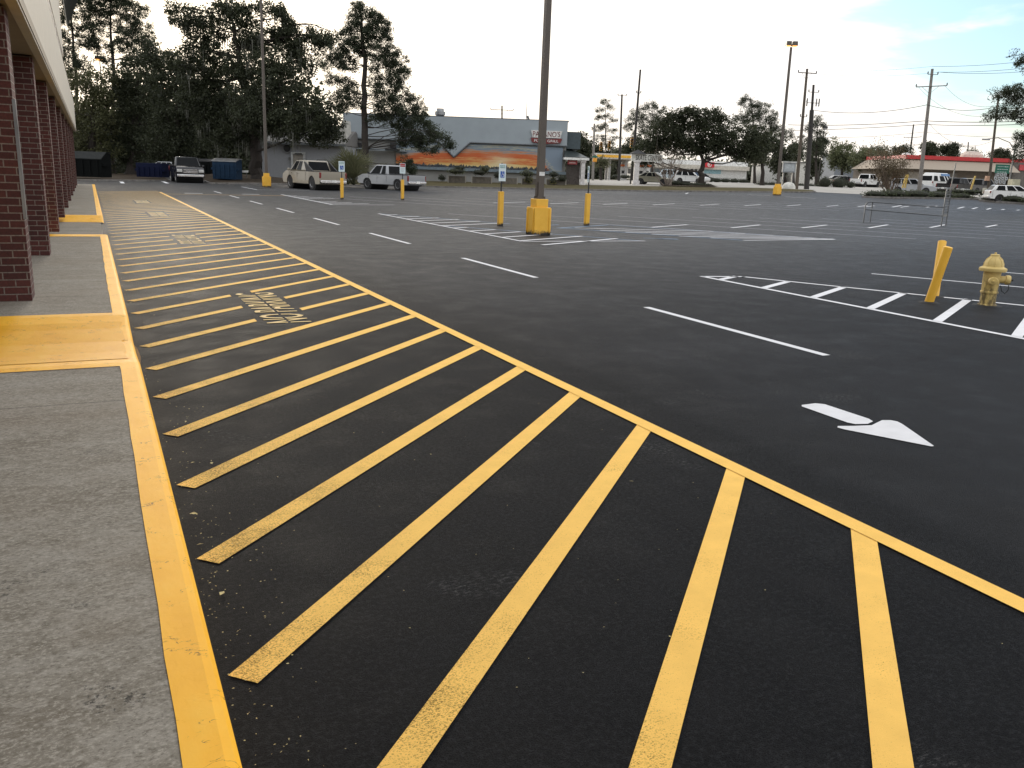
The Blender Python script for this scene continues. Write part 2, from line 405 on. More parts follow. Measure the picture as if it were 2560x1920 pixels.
def uvbox(o):
    """metre-scaled side UVs for brick"""
    me = o.data; uv = me.uv_layers.new(name='UVMap')
    for p in me.polygons:
        for li in p.loop_indices:
            c = me.vertices[me.loops[li].vertex_index].co
            n = p.normal
            uv.data[li].uv = (c.y, c.z) if abs(n.x) > .7 else ((c.x, c.z) if abs(n.y) > .7 else (c.x, c.y))
def empty(name, loc, rz=0):
    o = bpy.data.objects.new(name, None); o.location = loc; o.rotation_euler = (0, 0, rz); o.empty_display_size = .3
    return link(o)
def tag(o, label, cat, group=None):
    o['label'] = label; o['category'] = cat
    if group: o['group'] = group
    return o
def struct(o): o['kind'] = 'structure'; return o
def copy_tree(o, parent=None):
    c = o.copy(); scn.collection.objects.link(c); c.parent = parent
    for ch in list(o.children): copy_tree(ch, c)
    return c
def text_into(mb, s, size, M, ext=.004, stencil=None, width=None):
    """letters as thin solids; local text plane XY mapped through M"""
    cu = bpy.data.curves.new('txt', 'FONT'); cu.body = s; cu.size = 1; cu.extrude = 0; cu.resolution_u = 3; cu.align_x = 'CENTER'
    ob = bpy.data.objects.new('txt', cu); scn.collection.objects.link(ob)
    bpy.context.view_layer.update()
    me = bpy.data.meshes.new_from_object(ob.evaluated_get(bpy.context.evaluated_depsgraph_get()))
    bm = bmesh.new(); bm.from_mesh(me)
    xs = [v.co.x for v in bm.verts]; ys = [v.co.y for v in bm.verts]
    w = max(xs) - min(xs); h = max(ys) - min(ys); x0 = min(xs); y0 = min(ys)
    W = width if width else w * size / h
    for v in bm.verts: v.co.x = (v.co.x - x0 - w / 2) * W / w; v.co.y = (v.co.y - y0) * size / h; v.co.z = 0
    if stencil:
        a, b = stencil
        for yy in (a, b): bmesh.ops.bisect_plane(bm, geom=bm.verts[:] + bm.edges[:] + bm.faces[:], plane_co=(0, yy, 0), plane_no=(0, 1, 0))
        bmesh.ops.delete(bm, geom=[f for f in bm.faces if a < f.calc_center_median().y < b], context='FACES')
    r = bmesh.ops.extrude_face_region(bm, geom=bm.faces[:])
    for g in r['geom']:
        if isinstance(g, bmesh.types.BMVert): g.co.z += ext
    bm.verts.index_update()
    mb.add([M @ v.co for v in bm.verts], [tuple(v.index for v in f.verts) for f in bm.faces])
    bm.free(); bpy.data.objects.remove(ob); bpy.data.curves.remove(cu); bpy.data.meshes.remove(me)
def fr(origin, xdir, ydir):
    x = Vector(xdir).normalized(); y = Vector(ydir).normalized(); z = x.cross(y)
    return Matrix(((x.x, y.x, z.x, origin[0]), (x.y, y.y, z.y, origin[1]), (x.z, y.z, z.z, origin[2]), (0, 0, 0, 1)))

def drape(polys, dz, name, m, parent=None, cell=3.0, zfun=None):
    """polygons laid on the terrain as one thin sheet"""
    bm = bmesh.new()
    for poly in polys:
        fs = [bm.faces.new([bm.verts.new((p[0], p[1], 0)) for p in poly])]
        x0 = min(p[0] for p in poly); x1 = max(p[0] for p in poly); y0 = min(p[1] for p in poly); y1 = max(p[1] for p in poly)
        far = max(p[0] * FW[0] + p[1] * FW[1] for p in poly) > 34
        if far:
            for ax, a, b in ((0, x0, x1), (1, y0, y1)):
                k = math.ceil(a / cell)
                while k * cell < b:
                    geo = set(fs)
                    for f_ in fs: geo |= set(f_.edges) | set(f_.verts)
                    co = [0, 0, 0]; co[ax] = k * cell; no = [0, 0, 0]; no[ax] = 1
                    r = bmesh.ops.bisect_plane(bm, geom=list(geo), plane_co=co, plane_no=no)
                    fs = list({g for g in r['geom'] if isinstance(g, bmesh.types.BMFace)}); k += 1
    for v in bm.verts:
        d = v.co.x * FW[0] + v.co.y * FW[1]
        v.co.z = (zfun or terr)(v.co.x, v.co.y) + dz
    bmesh.ops.recalc_face_normals(bm, faces=bm.faces)
    for f in bm.faces:
        if f.normal.z < 0: f.normal_flip()
    me = bpy.data.meshes.new(name); bm.to_mesh(me); bm.free(); me.materials.append(m)
    return link(bpy.data.objects.new(name, me), parent)
def strip(a, b, w, cap=None):
    """rectangle of width w from a to b; cap cuts the ends along the x axis or y axis"""
    a = Vector(a[:2]); b = Vector(b[:2]); d = (b - a).normalized(); n = Vector((-d.y, d.x)) * w / 2
    P = [a + n, a - n, b - n, b + n]
    if cap == 'x':   # ends lie on lines x = const
        k = d / d.x if abs(d.x) > .2 else d * 0
        P = [p + k * ((a if i < 2 else b).x - p.x) for i, p in enumerate(P)]
    return [tuple(p) for p in P]

# ================================================================ SETTING: ground, lot, roads, kerbs
def P(u, v): p = gp(u, v); return (p.x, p.y)
def grid_ground():
    xs = [i * 3.0 for i in range(-50, 71)]
    ext = [230, 270, 340, 480, 800, 1500, 4000]
    xl = [-e for e in ext[::-1]] + xs + ext
    n = len(xl); vs = []; fs = []
    for y in xl:
        for x in xl: vs.append((x, y, terr(x, y) - .05))
    for j in range(n - 1):
        for i in range(n - 1): fs.append((j * n + i, j * n + i + 1, (j + 1) * n + i + 1, (j + 1) * n + i))
    b = MB(); b.add(vs, fs); return struct(b.build('ground', M_GRASS, fix=False))
grid_ground()
KERB_L = [P(u, v) for u, v in ((150, 452), (200, 453), (300, 453.3), (425, 454))]
KERB_R = [P(u, v) for u, v in ((503, 446), (508, 453), (518, 458.5), (535, 460.5), (655, 461), (800, 464), (1000, 467), (1200, 470.8), (1400, 475), (1560, 478), (1700, 479.7), (1900, 481), (2015, 482.2), (2040, 481), (2034, 477.5))]
lot = [(-3.4, -16), (75, -16), (120, 30), P(2560, 492), P(2300, 488), P(2100, 481), P(2042, 479)] + KERB_R[-3::-1] + KERB_L[::-1] + [(-30, KERB_L[0][1]), (-30, 54.8), (-3.4, 54.8)]
lot_o = struct(drape([lot], 0, 'parking_lot', M_ASPH))
road = [P(1405, 464), P(1700, 470), P(1900, 473), P(2045, 481), P(2170, 487), P(2330, 491), P(2600, 498)]
bk = [gd(u, D) for u, D in ((2800, 150), (2400, 165), (2000, 165), (1700, 165), (1405, 150))]
struct(drape([road + [(p.x, p.y) for p in bk]], .02, 'road', M_ROAD))
aisle_bk = [gd(u, D) for u, D in ((520, 105), (300, 105))]
struct(drape([[KERB_L[3], KERB_R[0], (aisle_bk[0].x, aisle_bk[0].y), (aisle_bk[1].x, aisle_bk[1].y)]], .01, 'driveway', mat('old grey asphalt', (.075, .072, .07), .85, var=.3)))
def flank(kerb, back, name, m, zf=None): return struct(drape([kerb + back], .10, name, m, zfun=zf))
MC = gp(590, 452)
def mound(x, y): return terr(x, y) + .55 * math.exp(-((x - MC.x) ** 2 + (y - MC.y - 3) ** 2) / 22.0)
flank(KERB_L, [(KERB_L[3][0] + 1, 100), (-45, 100), (-45, KERB_L[0][1])], 'planting_bed', M_LITTER)
flank(KERB_R[:6], [(KERB_R[5][0] + 2, 84), (10, 96), (KERB_R[0][0], 90)], 'earth_bank', M_LITTER, mound)
g2 = [(p.x, p.y) for p in (gd(1404, 100), gd(800, 98))]
flank(KERB_R[5:], [P(1900, 472), P(1700, 469), P(1412, 463.5)] + g2, 'grass_verge', M_GRASS)
def kerb_mesh(line, name, h=.12, w=.16, m=None, closed=False):
    b = MB(); vs = []; L = [Vector(p) for p in line]; n = len(L)
    for i, p in enumerate(L):
        d = (L[(i + 1) % n if closed else min(i + 1, n - 1)] - L[i - 1 if closed else max(i - 1, 0)]).normalized(); q = Vector((-d.y, d.x))
        z = terr(p.x, p.y)
        for o, zz in ((0, -.05), (.01, h - .02), (.03, h), (w, h), (w + .005, -.05)):
            a = p + q * o; vs.append((a.x, a.y, z + zz))
    fs = []
    for i in range(n if closed else n - 1):
        for k in range(4): j = (i + 1) % n; fs.append((i * 5 + k, i * 5 + k + 1, j * 5 + k + 1, j * 5 + k))
    if not closed: fs += [(0, 1, 2, 3, 4), tuple((n - 1) * 5 + k for k in range(5))]
    b.add(vs, fs); return b.build(name, m or M_KERB)
struct(kerb_mesh(KERB_L, 'kerb')); struct(kerb_mesh(KERB_R, 'kerb'))

# ---------------------------------------------------------------- store walk with two dropped crossings
PROF = [(-14, .15), (6.72, .15), (7.05, .115), (7.4, .09), (7.9, .08), (8.4, .105), (8.88, .15), (18.7, .15), (19.3, .03), (24.15, .03), (24.95, .15), (54.6, .15)]
def wz(y):
    for (a, p), (b, q) in zip(PROF, PROF[1:]):
        if a <= y <= b: return p + (q - p) * (y - a) / (b - a)
    return .15
def ysamples(a, b):
    s = {a, b}
    for y, _ in PROF:
        if a < y < b: s.add(y)
    y = a
    while y < b: s.add(round(y, 3)); y += .33
    return sorted(s)
rw = random.Random(3)
def sweep(prof, ys, dz=0, wob=0):
    b = MB(); vs = []; fs = []; n = len(prof)
    for y in ys:
        w = rw.uniform(-wob, wob)
        for x, z, k in prof: vs.append((x + (w if k == 'w' else 0), y, (wz(y) + z + dz) if k != 'g' else z))
    for i in range(len(ys) - 1):
        for k in range(n - 1): fs.append((i * n + k, i * n + k + 1, (i + 1) * n + k + 1, (i + 1) * n + k))
    return b.add(vs, fs)
walk = struct(sweep([(-3.5, 0, ''), (.17, 0, ''), (.172, -.02, 'g')], ysamples(-14, 54.6)).build('sidewalk', M_CONC))
KP = [(.10, 0, 'w'), (.20, -.002, ''), (.225, -.008, ''), (.238, -.022, ''), (.25, -.02, 'g')]
for a, b_ in ((-14, 19.35), (24.1, 54.6)): sweep(KP, ysamples(a, b_), .004, .006).build('painted_kerb', M_CURB, walk)
for a, b_ in ((6.60, 9.02), (18.15, 19.35), (24.1, 25.1)):
    sweep([(-3.45, 0, ''), (.11, 0, '')], ysamples(a, b_), .004).build('painted_crossing', M_CURB, walk)
sweep([(-3.45, 0, ''), (.03, 0, 'w'), (.16, 0, 'w')], ysamples(6.95, 8.62), .008, .02).build('ramp_coating', curb_mat('deep orange ramp paint', (.88, .84, .30)), walk)
b = MB(); pts = [(.236, 7.2), (.262, 7.3), (.275, 7.55), (.268, 7.9), (.24, 8.15)]
b.add([(x, y, .012) for x, y in pts], [(0, 1, 2, 3, 4)]); b.build('gutter_stain', mat('ochre stained asphalt', (.16, .09, .025), .9, var=.5, scale=25), walk)

# ---------------------------------------------------------------- painted markings (children of the lot)
def mark(polys, m, name, dz): return drape(polys, dz, name, m, lot_o)
TB = [(8.86, 11.28), (18.1, 20.75), (27.25, 29.9), (35.6, 38.2)]
hs = []
for k in range(-5, 50):
    c = 2.2 + .915 * k
    segs = [(.325, 3.20)]
    for y0, y1 in TB:
        lo, hi = max(1.47, y0 - c), min(2.07, y1 - c)
        if lo < hi: segs = [s for a, b_ in segs for s in ((a, lo), (hi, b_)) if s[1] - s[0] > .1]
    for a, b_ in segs:
        if c + a > 48 or a >= b_: continue
        w = .112
        if a == .325:
            p = strip((a, a + c), (b_, b_ + c), w); q = strip((a, a + c), (b_, b_ + c), w, 'x'); hs.append([p[0], p[1], q[2], q[3]])
        else: hs.append(strip((a, a + c), (b_, b_ + c), w, 'x'))
mark(hs, M_YEL, 'yellow_hatching', .004)
mark([strip((3.225, -6), (3.225, 48.7), .112), strip((3.28, 46.0), (9.3, 46.9), .12)], M_YEL, 'yellow_edge_line', .007)
mark([[(1.56, 27.4), (2.02, 27.4), (2.02, 29.7), (1.56, 29.7)], [(1.56, 35.8), (2.02, 35.8), (2.02, 38.0), (1.56, 38.0)]], mat('faded beige legend patch', (.17, .145, .10), .8, var=.4, scale=20), 'legend_patch', .004)
tb = MB()
for (y0, y1), s in zip([(8.93, 11.15), (18.3, 20.5), (27.4, 29.7), (35.8, 38.0)], ('NO PARKING', 'FIRE LANE', 'NO PARKING', 'FIRE LANE')):
    text_into(tb, s, .47, fr((2.01, (y0 + y1) / 2, terr(2, y0) + .004), (0, 1, 0), (-1, 0, 0)), .002, (.22, .25), y1 - y0)
tb.build('pavement_lettering', M_YEL2, lot_o)
W = []
for y in range(-1, 8): W.append(strip((6.3, 5.94 + 6.14 * y - (0 if y >= 0 else 0)), (6.3, 9.0 + 6.14 * y), .10))
mark(W, M_WHT, 'lane_dashes', .004)
mark([[(4.63, 4.54), (4.66, 4.57), (4.80, 4.575), (4.85, 4.53), (4.855, 4.12), (4.83, 4.06), (4.74, 4.025), (4.65, 4.05), (4.625, 4.10)],
      [(4.46, 4.03), (4.49, 4.055), (4.60, 4.02), (4.74, 3.99), (4.84, 4.03), (4.92, 4.06), (4.98, 4.04), (5.0, 4.0), (4.98, 3.94), (4.75, 3.50), (4.725, 3.50), (4.47, 3.98)]], M_WHT, 'direction_arrow', .005)
W = [strip((9.35, 11.80), (9.35, -12), .10), strip((9.35, 11.77), (10.15, 11.62), .10), strip((10.1, 11.64), (12.1, 7.94), .10), strip((12.1, 7.94), (16.4, 0), .10)]
for i in range(14):
    y0 = 11.33 - 1.045 * i; xe = min(10.15 + .455 * i - .12, 16); W.append(strip((9.38, y0), (xe, y0 + (xe - 9.38) * .57), .118, 'x'))
mark(W, M_WHT, 'island_hatching', .006)
W = [strip((13.25 + 3.35 * i, 11.65), (16.2 + 3.35 * i, 6.5), .09) for i in range(16)]
mark(W, M_WHT, 'near_stall_lines', .004)
def cB(x, y): return P(900 + x / 4.424, 450 + y / 4.424)
def cC(x, y): return P(1360 + x / 4.424, 450 + y / 4.424)
def cD(x, y): return P(1700 + x / 4.424, 460 + y / 4.424)
def cE(x, y): return P(2060 + x / 4.424, 460 + y / 4.424)
W = [strip((9.35, 30.5), (9.35, 18.75), .10), strip((9.35, 18.75), (13.0, 18.85), .10)]
for e in ((9.9, 30.0), (10.4, 29.1), (10.85, 28.3), (11.25, 27.5), (11.65, 26.6), (12.0, 25.7), (9.95, 23.6), (10.45, 22.7), (10.85, 21.9), (11.4, 21.1), (12.0, 20.4), (12.6, 19.6)):
    W.append(strip((9.4, e[1] - (e[0] - 9.4) * .57), e, .12))
for a, c_ in (((340, 533), (370, 528)), ((620, 560), (720, 552)), ((900, 580), (1040, 573)), ((1190, 602), (1350, 592)), ((1490, 625), (1540, 604)), ((1840, 643), (1700, 613))):
    W.append(strip(cC(*a), cD(*c_), .12))
W.append(strip(cD(700, 627), cD(1715, 616), .12))
mark(W, M_WHT, 'accessible_stall_hatching', .012)
W = [strip((9.4, 30.4), (12.2, 25.4), .09), strip((9.4, 24.4), (12.9, 18.9), .09), strip((13.0, 23.7), (16.5, 19.1), .12), strip((13.1, 23.65), (15.95, 25.35), .12), strip((15.9, 25.35), (20.35, 19.4), .10),
     strip((12.3, 24.3), (13.9, 25.2), .1)]
s0 = Vector(cC(1360, 655)); W += [strip(tuple(s0 + Vector((-.3, .1))), tuple(s0 + Vector((.3, -.1))), .16), strip(cC(1100, 645), cC(1320, 655), .08)]
mark(W, M_BLU, 'blue_stall_paint', .009)
W = [strip((12.3 + 3.85 * i, 31.1), (20.2 + 3.9 * i, 19.6), .10) for i in range(0, 13)]
W += [strip((16.3 + 3.45 * i, 47.3), (22.6 + 3.45 * i, 38.0), .10) for i in range(-2, 13)]
W += [strip((13 + 3.4 * i, 63), (15.6 + 3.4 * i, 57.8), .10) for i in range(-1, 11)]
mark(W, M_WHF, 'far_stall_lines', .012)
W = []
for a, c_ in (((16.9, 24.2), (19.6, 25.8)), ((20.4, 24.3), (23.3, 26.1)), ((24, 24.6), (27.2, 26.5)), ((27.8, 24.9), (31.4, 27.1)), ((32.1, 25.5), (35.6, 27.5)), ((36.5, 26.1), (39.4, 27.6)), ((40.6, 26.5), (43.4, 28))): W.append(strip(a, c_, .13))
for i in range(-1, 9): W.append(strip((22.5 + 3.38 * i, 41.9), (25.2 + 3.38 * i, 43.5), .13))
W.append(strip((9.35, 48.4), (9.35, 37.2), .12)); W.append(strip((9.35, 37.2), (12.4, 38.0), .12))
for e in ((9.9, 47), (10.3, 45.9), (10.8, 45), (11.2, 44.2), (10.4, 40.5), (10.9, 39.7), (11.5, 39)): W.append(strip((9.4, e[1] - (e[0] - 9.4) * .5), e, .13))
W += [strip((9.35, 62.2), (9.35, 56), .12), strip((9.35, 56), (12.8, 56.8), .12), strip((4.3, 47.5), (5.2, 47.55), .35), strip((7.2, 47.8), (8.1, 47.85), .3)]
for a, c_ in (((302.8, 454.6), (307.5, 458.9)), ((406.6, 454), (419, 458.9))): W.append(strip(P(*a), P(*c_), .25))
for a, c_ in (((755, 258), (855, 240)), ((1130, 260), (1250, 245)), ((1480, 272), (1550, 255)), ((1640, 277), (1695, 262)), ((1800, 284), (1845, 270)), ((1965, 288), (1995, 281)), ((2130, 293), (2165, 288)), ((375, 252), (480, 240))): W.append(strip(cE(*a), cE(*c_), .16))
for a, c_ in (((1160, 142), (1500, 162)), ((740, 120), (1000, 130)), ((60, 112), (90, 100))): W.append(strip(cD(*a), cD(*c_), .14))
mark(W, M_WHT, 'divider_marks', .016)
# tar-filled cracks across the lot
cr = MB()
rc = random.Random(11)
def crack(p, d, n, step):
    pts = [Vector(p)]; a = math.atan2(d[1], d[0])
    for _ in range(n): a += rc.uniform(-.25, .25); pts.append(pts[-1] + Vector((math.cos(a), math.sin(a))) * step)
    return [strip(tuple(x), tuple(y), .012 if x.length < 15 else .03) for x, y in zip(pts, pts[1:])]
mark(crack((5, 16), (1, .05), 26, .45) + crack((4, 21), (1, .0), 30, .5) + crack((7.5, 14.5), (1, -.55), 16, .4) + crack((3.6, 27), (1, .1), 22, .6), mat('tar filled crack', (.012, .012, .013), .6), 'sealed_cracks', .003)

# flaked paint chips and dry leaf bits in the gutter
b = MB(); rr = random.Random(5)
for i in range(480):
    y = rr.uniform(1.2, 13) if i % 3 else rr.uniform(1.4, 4); x = .27 + abs(rr.gauss(0, .16)); s = rr.uniform(.002, .006) * (1 + (rr.random() < .05) * 2.2)
    if rr.random() < .10: x = rr.uniform(.3, 3.0); y = rr.uniform(1.3, 6)
    a = rr.uniform(0, 6.3); k = rr.uniform(.3, .8); z = .006
    c_, s_ = math.cos(a) * s, math.sin(a) * s
    b.add([(x - c_, y - s_, z), (x + s_ * k, y - c_ * k, z + s * .3), (x + c_, y + s_, z + s * .15), (x - s_ * k, y + c_ * k, z + s * .2)], [(0, 1, 2, 3)])
chips = b.build('litter', mat('pale flakes and grit', (.50, .42, .20), .8, var=.5, scale=60), fix=False); chips['kind'] = 'stuff'
chips['label'] = 'tiny pale paint flakes and dry leaf bits along the yellow kerb'

# ================================================================ STORE ON THE LEFT
store = empty('store_building', (0, 0, 0)); tag(store, 'brick columned storefront with beige fascia canopy along the left edge', 'store')
M_STUC = mat('beige stucco', (.58, .53, .44), .9, var=.08, scale=2, bmp=.15)
M_SOF = mat('tan soffit board', (.30, .25, .19), .85, var=.12)
M_TRIM = mat('taupe trim', (.16, .135, .11), .7)
for k in range(-3, 10):
    y = 9.97 + 4.66 * k
    cb = MB().box((-.95, y + .24, .15 + 1.41), (.66, .48, 2.82)).build('brick_column', M_BRICK, store); uvbox(cb)
    if k == 0: MB().box((-.612, y + .03, 1.55), (.03, .07, 1.15)).build('corner_guard', M_ALU, cb)
MB().box((-2.0, 20.3, 3.05), (3.06, 68.6, .12)).build('soffit', M_SOF, store)
b = MB().box((-.53, 20.3, 3.71), (.10, 68.6, 1.5)); b.build('fascia', M_STUC, store)
b = MB().box((-.56, 9.2, 4.63), (.12, 46, .34)); b.build('trim_band', M_TRIM, store)
MB().box((-.55, 9.8, 5.75), (.12, 47.6, 1.9)).build('upper_parapet', M_STUC, store)
b = MB().box((-.45, 10, 6.85), (.34, 48.6, .32)); b.build('cornice', M_STUC, store)
b = MB()
for i in range(9): b.box((-.35 + .045 * i, 37.5, 6.75 + .11 * i), (.06, 7, .07), rot=Matrix.Rotation(-.7, 3, 'Y'))
b.build('slatted_awning', mat('dark green metal slats', (.02, .03, .028), .5), store)
MB().box((-6.6, 20.3, 2.2), (6, 68.4, 4.3)).build('wall', mat('tan store wall', (.22, .17, .13), .9), store)
for k in range(-3, 9):
    g = MB().box((-3.56, 12.3 + 4.66 * k + .1, 1.6), (.06, 3.6, 2.4)).build('shop_window', mat('shop window glass', (.02, .025, .03), .06), store)
    b = MB()
    for dy in (-1.8, -.6, .6, 1.8): b.box((-3.52, 12.4 + 4.66 * k + dy, 1.6), (.08, .06, 2.5))
    b.box((-3.52, 12.4 + 4.66 * k, .38), (.08, 3.6, .06)).box((-3.52, 12.4 + 4.66 * k, 2.82), (.08, 3.6, .06)); b.build('window_frame', M_ALU, g)
MB().box((-8.5, 20.3, 5.05), (15, 68, 1.3)).build('roof', M_STUC, store)

# ================================================================ POLES, BOLLARDS, HYDRANT, RACK
M_POLE = mat('brown painted steel', (.085, .070, .058), .55, var=.2, scale=2)
M_GREYP = mat('grey painted steel', (.16, .16, .155), .5, .3)
M_GLOW = mat('lit sodium lens', (1.0, .40, .10), .4, emis=1.6)
def lamp_pole(loc, top, label, base=True, pw=.17, heads=False, lit=False, top_w=None):
    t = empty('light_pole', loc); tag(t, label, 'light pole', 'parking lot light poles')
    lean = Vector(top) - Vector(loc); z0 = .95 if base else 0
    if base:
        bm_ = MB().box((0, 0, .37), (.49, .49, .74)); bm_.box((0, 0, .85), (.36, .36, .22))
        bm_.box((.205, -.252, .36), (.05, .03, .70)); bm_.box((-.252, .205, .36), (.03, .05, .70)); bm_.box((.252, -.2, .36), (.03, .05, .70)); bm_.box((-.252, -.15, .36), (.03, .04, .70))
        bo = bm_.build('pole_base', M_BOL, t, bevel=.012)
        p = MB().box((0, 0, .975), (.24, .24, .03))
        for a in (-1, 1):
            for c in (-1, 1): p.box((a * .10, c * .10, 1.0), (.03, .03, .05))
        p.build('anchor_plate', M_POLE, t)
    w = pw; wt_ = top_w or pw * .7
    q = MB()
    vs = []
    for f_, ww in ((z0 / lean.z, w), (1.0, wt_)):
        c = lean * f_
        for a, b_ in ((-1, -1), (1, -1), (1, 1), (-1, 1)): vs.append((c.x + a * ww / 2, c.y + b_ * ww / 2, c.z))
    q.add(vs, [(0, 3, 2, 1), (4, 5, 6, 7), (0, 1, 5, 4), (1, 2, 6, 5), (2, 3, 7, 6), (3, 0, 4, 7)])
    q.build('pole', M_POLE, t)
    if heads:
        for a in (-1, 1):
            h = MB(); c = lean + Vector((RT[0] * a * .26, RT[1] * a * .26, .28))
            h.box(c, (.44, .52, .34), VIEW_ROT, .9); ho = h.build('lamp_head', M_POLE, t)
            g = MB(); g.box(c + Vector((0, 0, -.19)), (.36, .42, .05), VIEW_ROT)
            g.build('lens', M_GLOW if lit else M_LAMP, ho)
        MB().box(lean + Vector((0, 0, .12)), (.3, .12, .10), VIEW_ROT).build('bracket', M_POLE, t)
    return t
lp = lamp_pole((10.95, 21.0, 0), Vector((10.95, 21.0, 12.2)) , 'tall brown square light pole on the big stepped yellow base in mid lot')
MB().box((0, -.088, 1.62), (.16, .006, .10)).build('number_plate', M_WHITE, lp)
MB().box((-.10, 0, 1.22), (.04, .09, .38)).build('conduit', M_POLE, lp)
c = gp(667, 468); lamp_pole(c, c + Vector((0, 0, 14.2)), 'slender light pole with yellow base beside the beige truck', pw=.19)
c = gp(1942, 488); top = pt(1978, 118, depth(c))
lamp_pole(c, top, 'light pole with lit twin box head and yellow base at the far right kerb', heads=True, lit=True, pw=.2)
M_BPOST = mat('black steel sign post', (.02, .022, .024), .5)
def sign_bollard(loc, yaw, label, kind, top=.0, face=True):
    t = empty('sign_bollard', loc); tag(t, label, 'bollard', 'square yellow sign bollards')
    MB().box((0, 0, .52), (.145, .145, 1.06)).build('post_sleeve', M_BOL, t, bevel=.01)
    MB().tube([(0, 0, 1.05), (0, 0, 1.9 + top)], .024, 8).build('sign_post', M_BPOST, t)
    R = Matrix.Rotation(yaw, 4, 'Z')
    def plate(c, d, m, n, par):
        q = MB().box(c, d); q.move(R); return q.build(n, m, par)
    s = plate((0, -.03, 1.62 + top), (.30, .006, .52), mat('sign white', (.62, .72, .74), .4, var=.05), 'sign_panel', t)
    if kind == 'wheelchair':
        plate((0, -.036, 1.56 + top), (.17, .006, .19), mat('sign blue', (.02, .10, .42), .4, var=.1), 'symbol_panel', s)
        q = MB(); q.tube([(.07 * .7 * math.cos(a / 8 * 5.2 + 2.6), -.041, 1.53 + .05 * math.sin(a / 8 * 5.2 + 2.6) + top) for a in range(9)], .007, 5)
        q.tube([(0, -.041, 1.625 + top), (0, -.041, 1.56 + top), (.035, -.041, 1.56 + top), (.05, -.041, 1.51 + top)], .009, 5)
        q.lathe([(.001, -.004), (.012, 0), (.001, .004)], 8, (0, -.041, 1.645 + top), 'Y'); q.move(R); q.build('wheelchair_symbol', M_WHITE, s)
        q = MB()
        for i, (s_, hh) in enumerate((('RESERVED', .035), ('PARKING', .035))): text_into(q, s_, hh, fr((0, -.037, 1.80 - .05 * i + top), (1, 0, 0), (0, 0, 1)), .002, None, .22)
        q.move(R); q.build('sign_lettering', mat('sign green', (.05, .25, .22), .5), s)
    else:
        m = mat('sign red', (.42, .03, .035), .4)
        for z, h in ((1.825, .07), (1.74, .06)): plate((0, -.036, z + top), (.26, .006, h), m, 'red_band', s)
        q = MB(); 
        for i, s_ in enumerate(('PENALTY', 'FINE', 'TOW')): q.box((0, -.036, 1.60 - .07 * i + top), (.18 - .03 * i, .005, .012))
        q.move(R); q.build('small_print', mat('sign grey print', (.3, .3, .32), .5), s)
    return t
sign_bollard(tuple(gp(1250, 565)), math.radians(-25 + 45), 'yellow square bollard with blue wheelchair sign just left of the big lamp base', 'wheelchair', .0)
sign_bollard(tuple(gp(1466, 564)), math.radians(-31 - 80), 'yellow square bollard with its sign edge on just right of the big lamp base', 'wheelchair', .05)
sign_bollard(tuple(gp(855, 498)), math.radians(-15), 'yellow bollard with wheelchair sign in front of the beige truck tailgate', 'wheelchair')
sign_bollard(tuple(gp(1006, 500)), math.radians(-18), 'yellow bollard with red and white sign before the silver pickup', 'red')
# two leaning round bollards
M_BYEL = mat('smooth yellow enamel', (.84, .47, .05), .45, var=.06, scale=3)
def leaning(u, v, ut, vt, dh, label):
    a = gp(u, v); b_ = pt(ut, vt, depth(a) + dh); t = empty('round_bollard', a); tag(t, label, 'bollard', 'leaning round bollards')
    d = b_ - a; n = d.normalized(); q = MB()
    q.tube([-n * .12, d - n * .006, d], [.062, .062, .052], 24); q.build('post', M_BYEL, t, smooth=True)
    q = MB(); q.lathe([(.15, -.002), (.12, .012), (.066, .02)], 20); q.build('tar_collar', mat('black tar patch', (.012, .012, .012), .8, scale=20), t)
    return t
leaning(2322, 757, 2371, 617, -.1, 'front one of the two leaning yellow posts, tilted hard to the right')
leaning(2336, 742, 2356, 603, .3, 'rear one of the two leaning yellow posts, more upright')
# hydrant
hl = gp(2467, 764); hy = empty('fire_hydrant', hl, math.radians(-46)); hy.scale = (1.2, 1.2, 1.03); tag(hy, 'weathered pale yellow fire hydrant in the white hatched island', 'fire hydrant')
def hyd_mat():
    m, nt, b = newmat('chalky hydrant paint'); co = objco(nt); s = N(nt, 'ShaderNodeSeparateXYZ'); nt.links.new(co, s.inputs[0])
    n1 = noise(nt, 14, 5, .7, objco(nt, (1.6, 1.6, .5)))
    col = ramp(nt, noise(nt, 5, 5, .6, co), [(.3, (.50, .37, .12)), (.7, (.66, .50, .20))])
    lo = N(nt, 'ShaderNodeMapRange'); nt.links.new(s.outputs[2], lo.inputs[0]); lo.inputs[1].default_value = .0; lo.inputs[2].default_value = .62; lo.inputs[3].default_value = .22; lo.inputs[4].default_value = -.10
    f = ramp(nt, mth(nt, 'ADD', n1, lo.outputs[0]), [(.58, 0.0), (.74, .85)])
    nt.links.new(mixc(nt, f, col, (.06, .045, .022)), b.inputs['Base Color']); b.inputs['Roughness'].default_value = .65
    bump(nt, b, n1, .3, .006); return m
M_HYD = hyd_mat()
HT = Matrix.Rotation(.07, 4, Vector((FW[0], FW[1], 0)))
q = MB(); q.lathe([(.105, 0), (.105, .02), (.088, .03), (.086, .175), (.098, .18), (.098, .20), (.088, .21), (.092, .30), (.095, .475), (.10, .49)], 24); q.build('barrel', M_HYD, hy, smooth=True)
q = MB(); q.lathe([(.10, .478), (.145, .482), (.15, .50), (.148, .525), (.13, .535), (.108, .55), (.103, .59), (.085, .64), (.055, .672), (.048, .69)], 28)
for k in range(8):
    a = k * math.pi / 4; q.tube([(.108 * math.cos(a), .108 * math.sin(a), .54), (.103 * math.cos(a), .103 * math.sin(a), .59), (.083 * math.cos(a), .083 * math.sin(a), .645), (.05 * math.cos(a), .05 * math.sin(a), .68)], .007, 5)
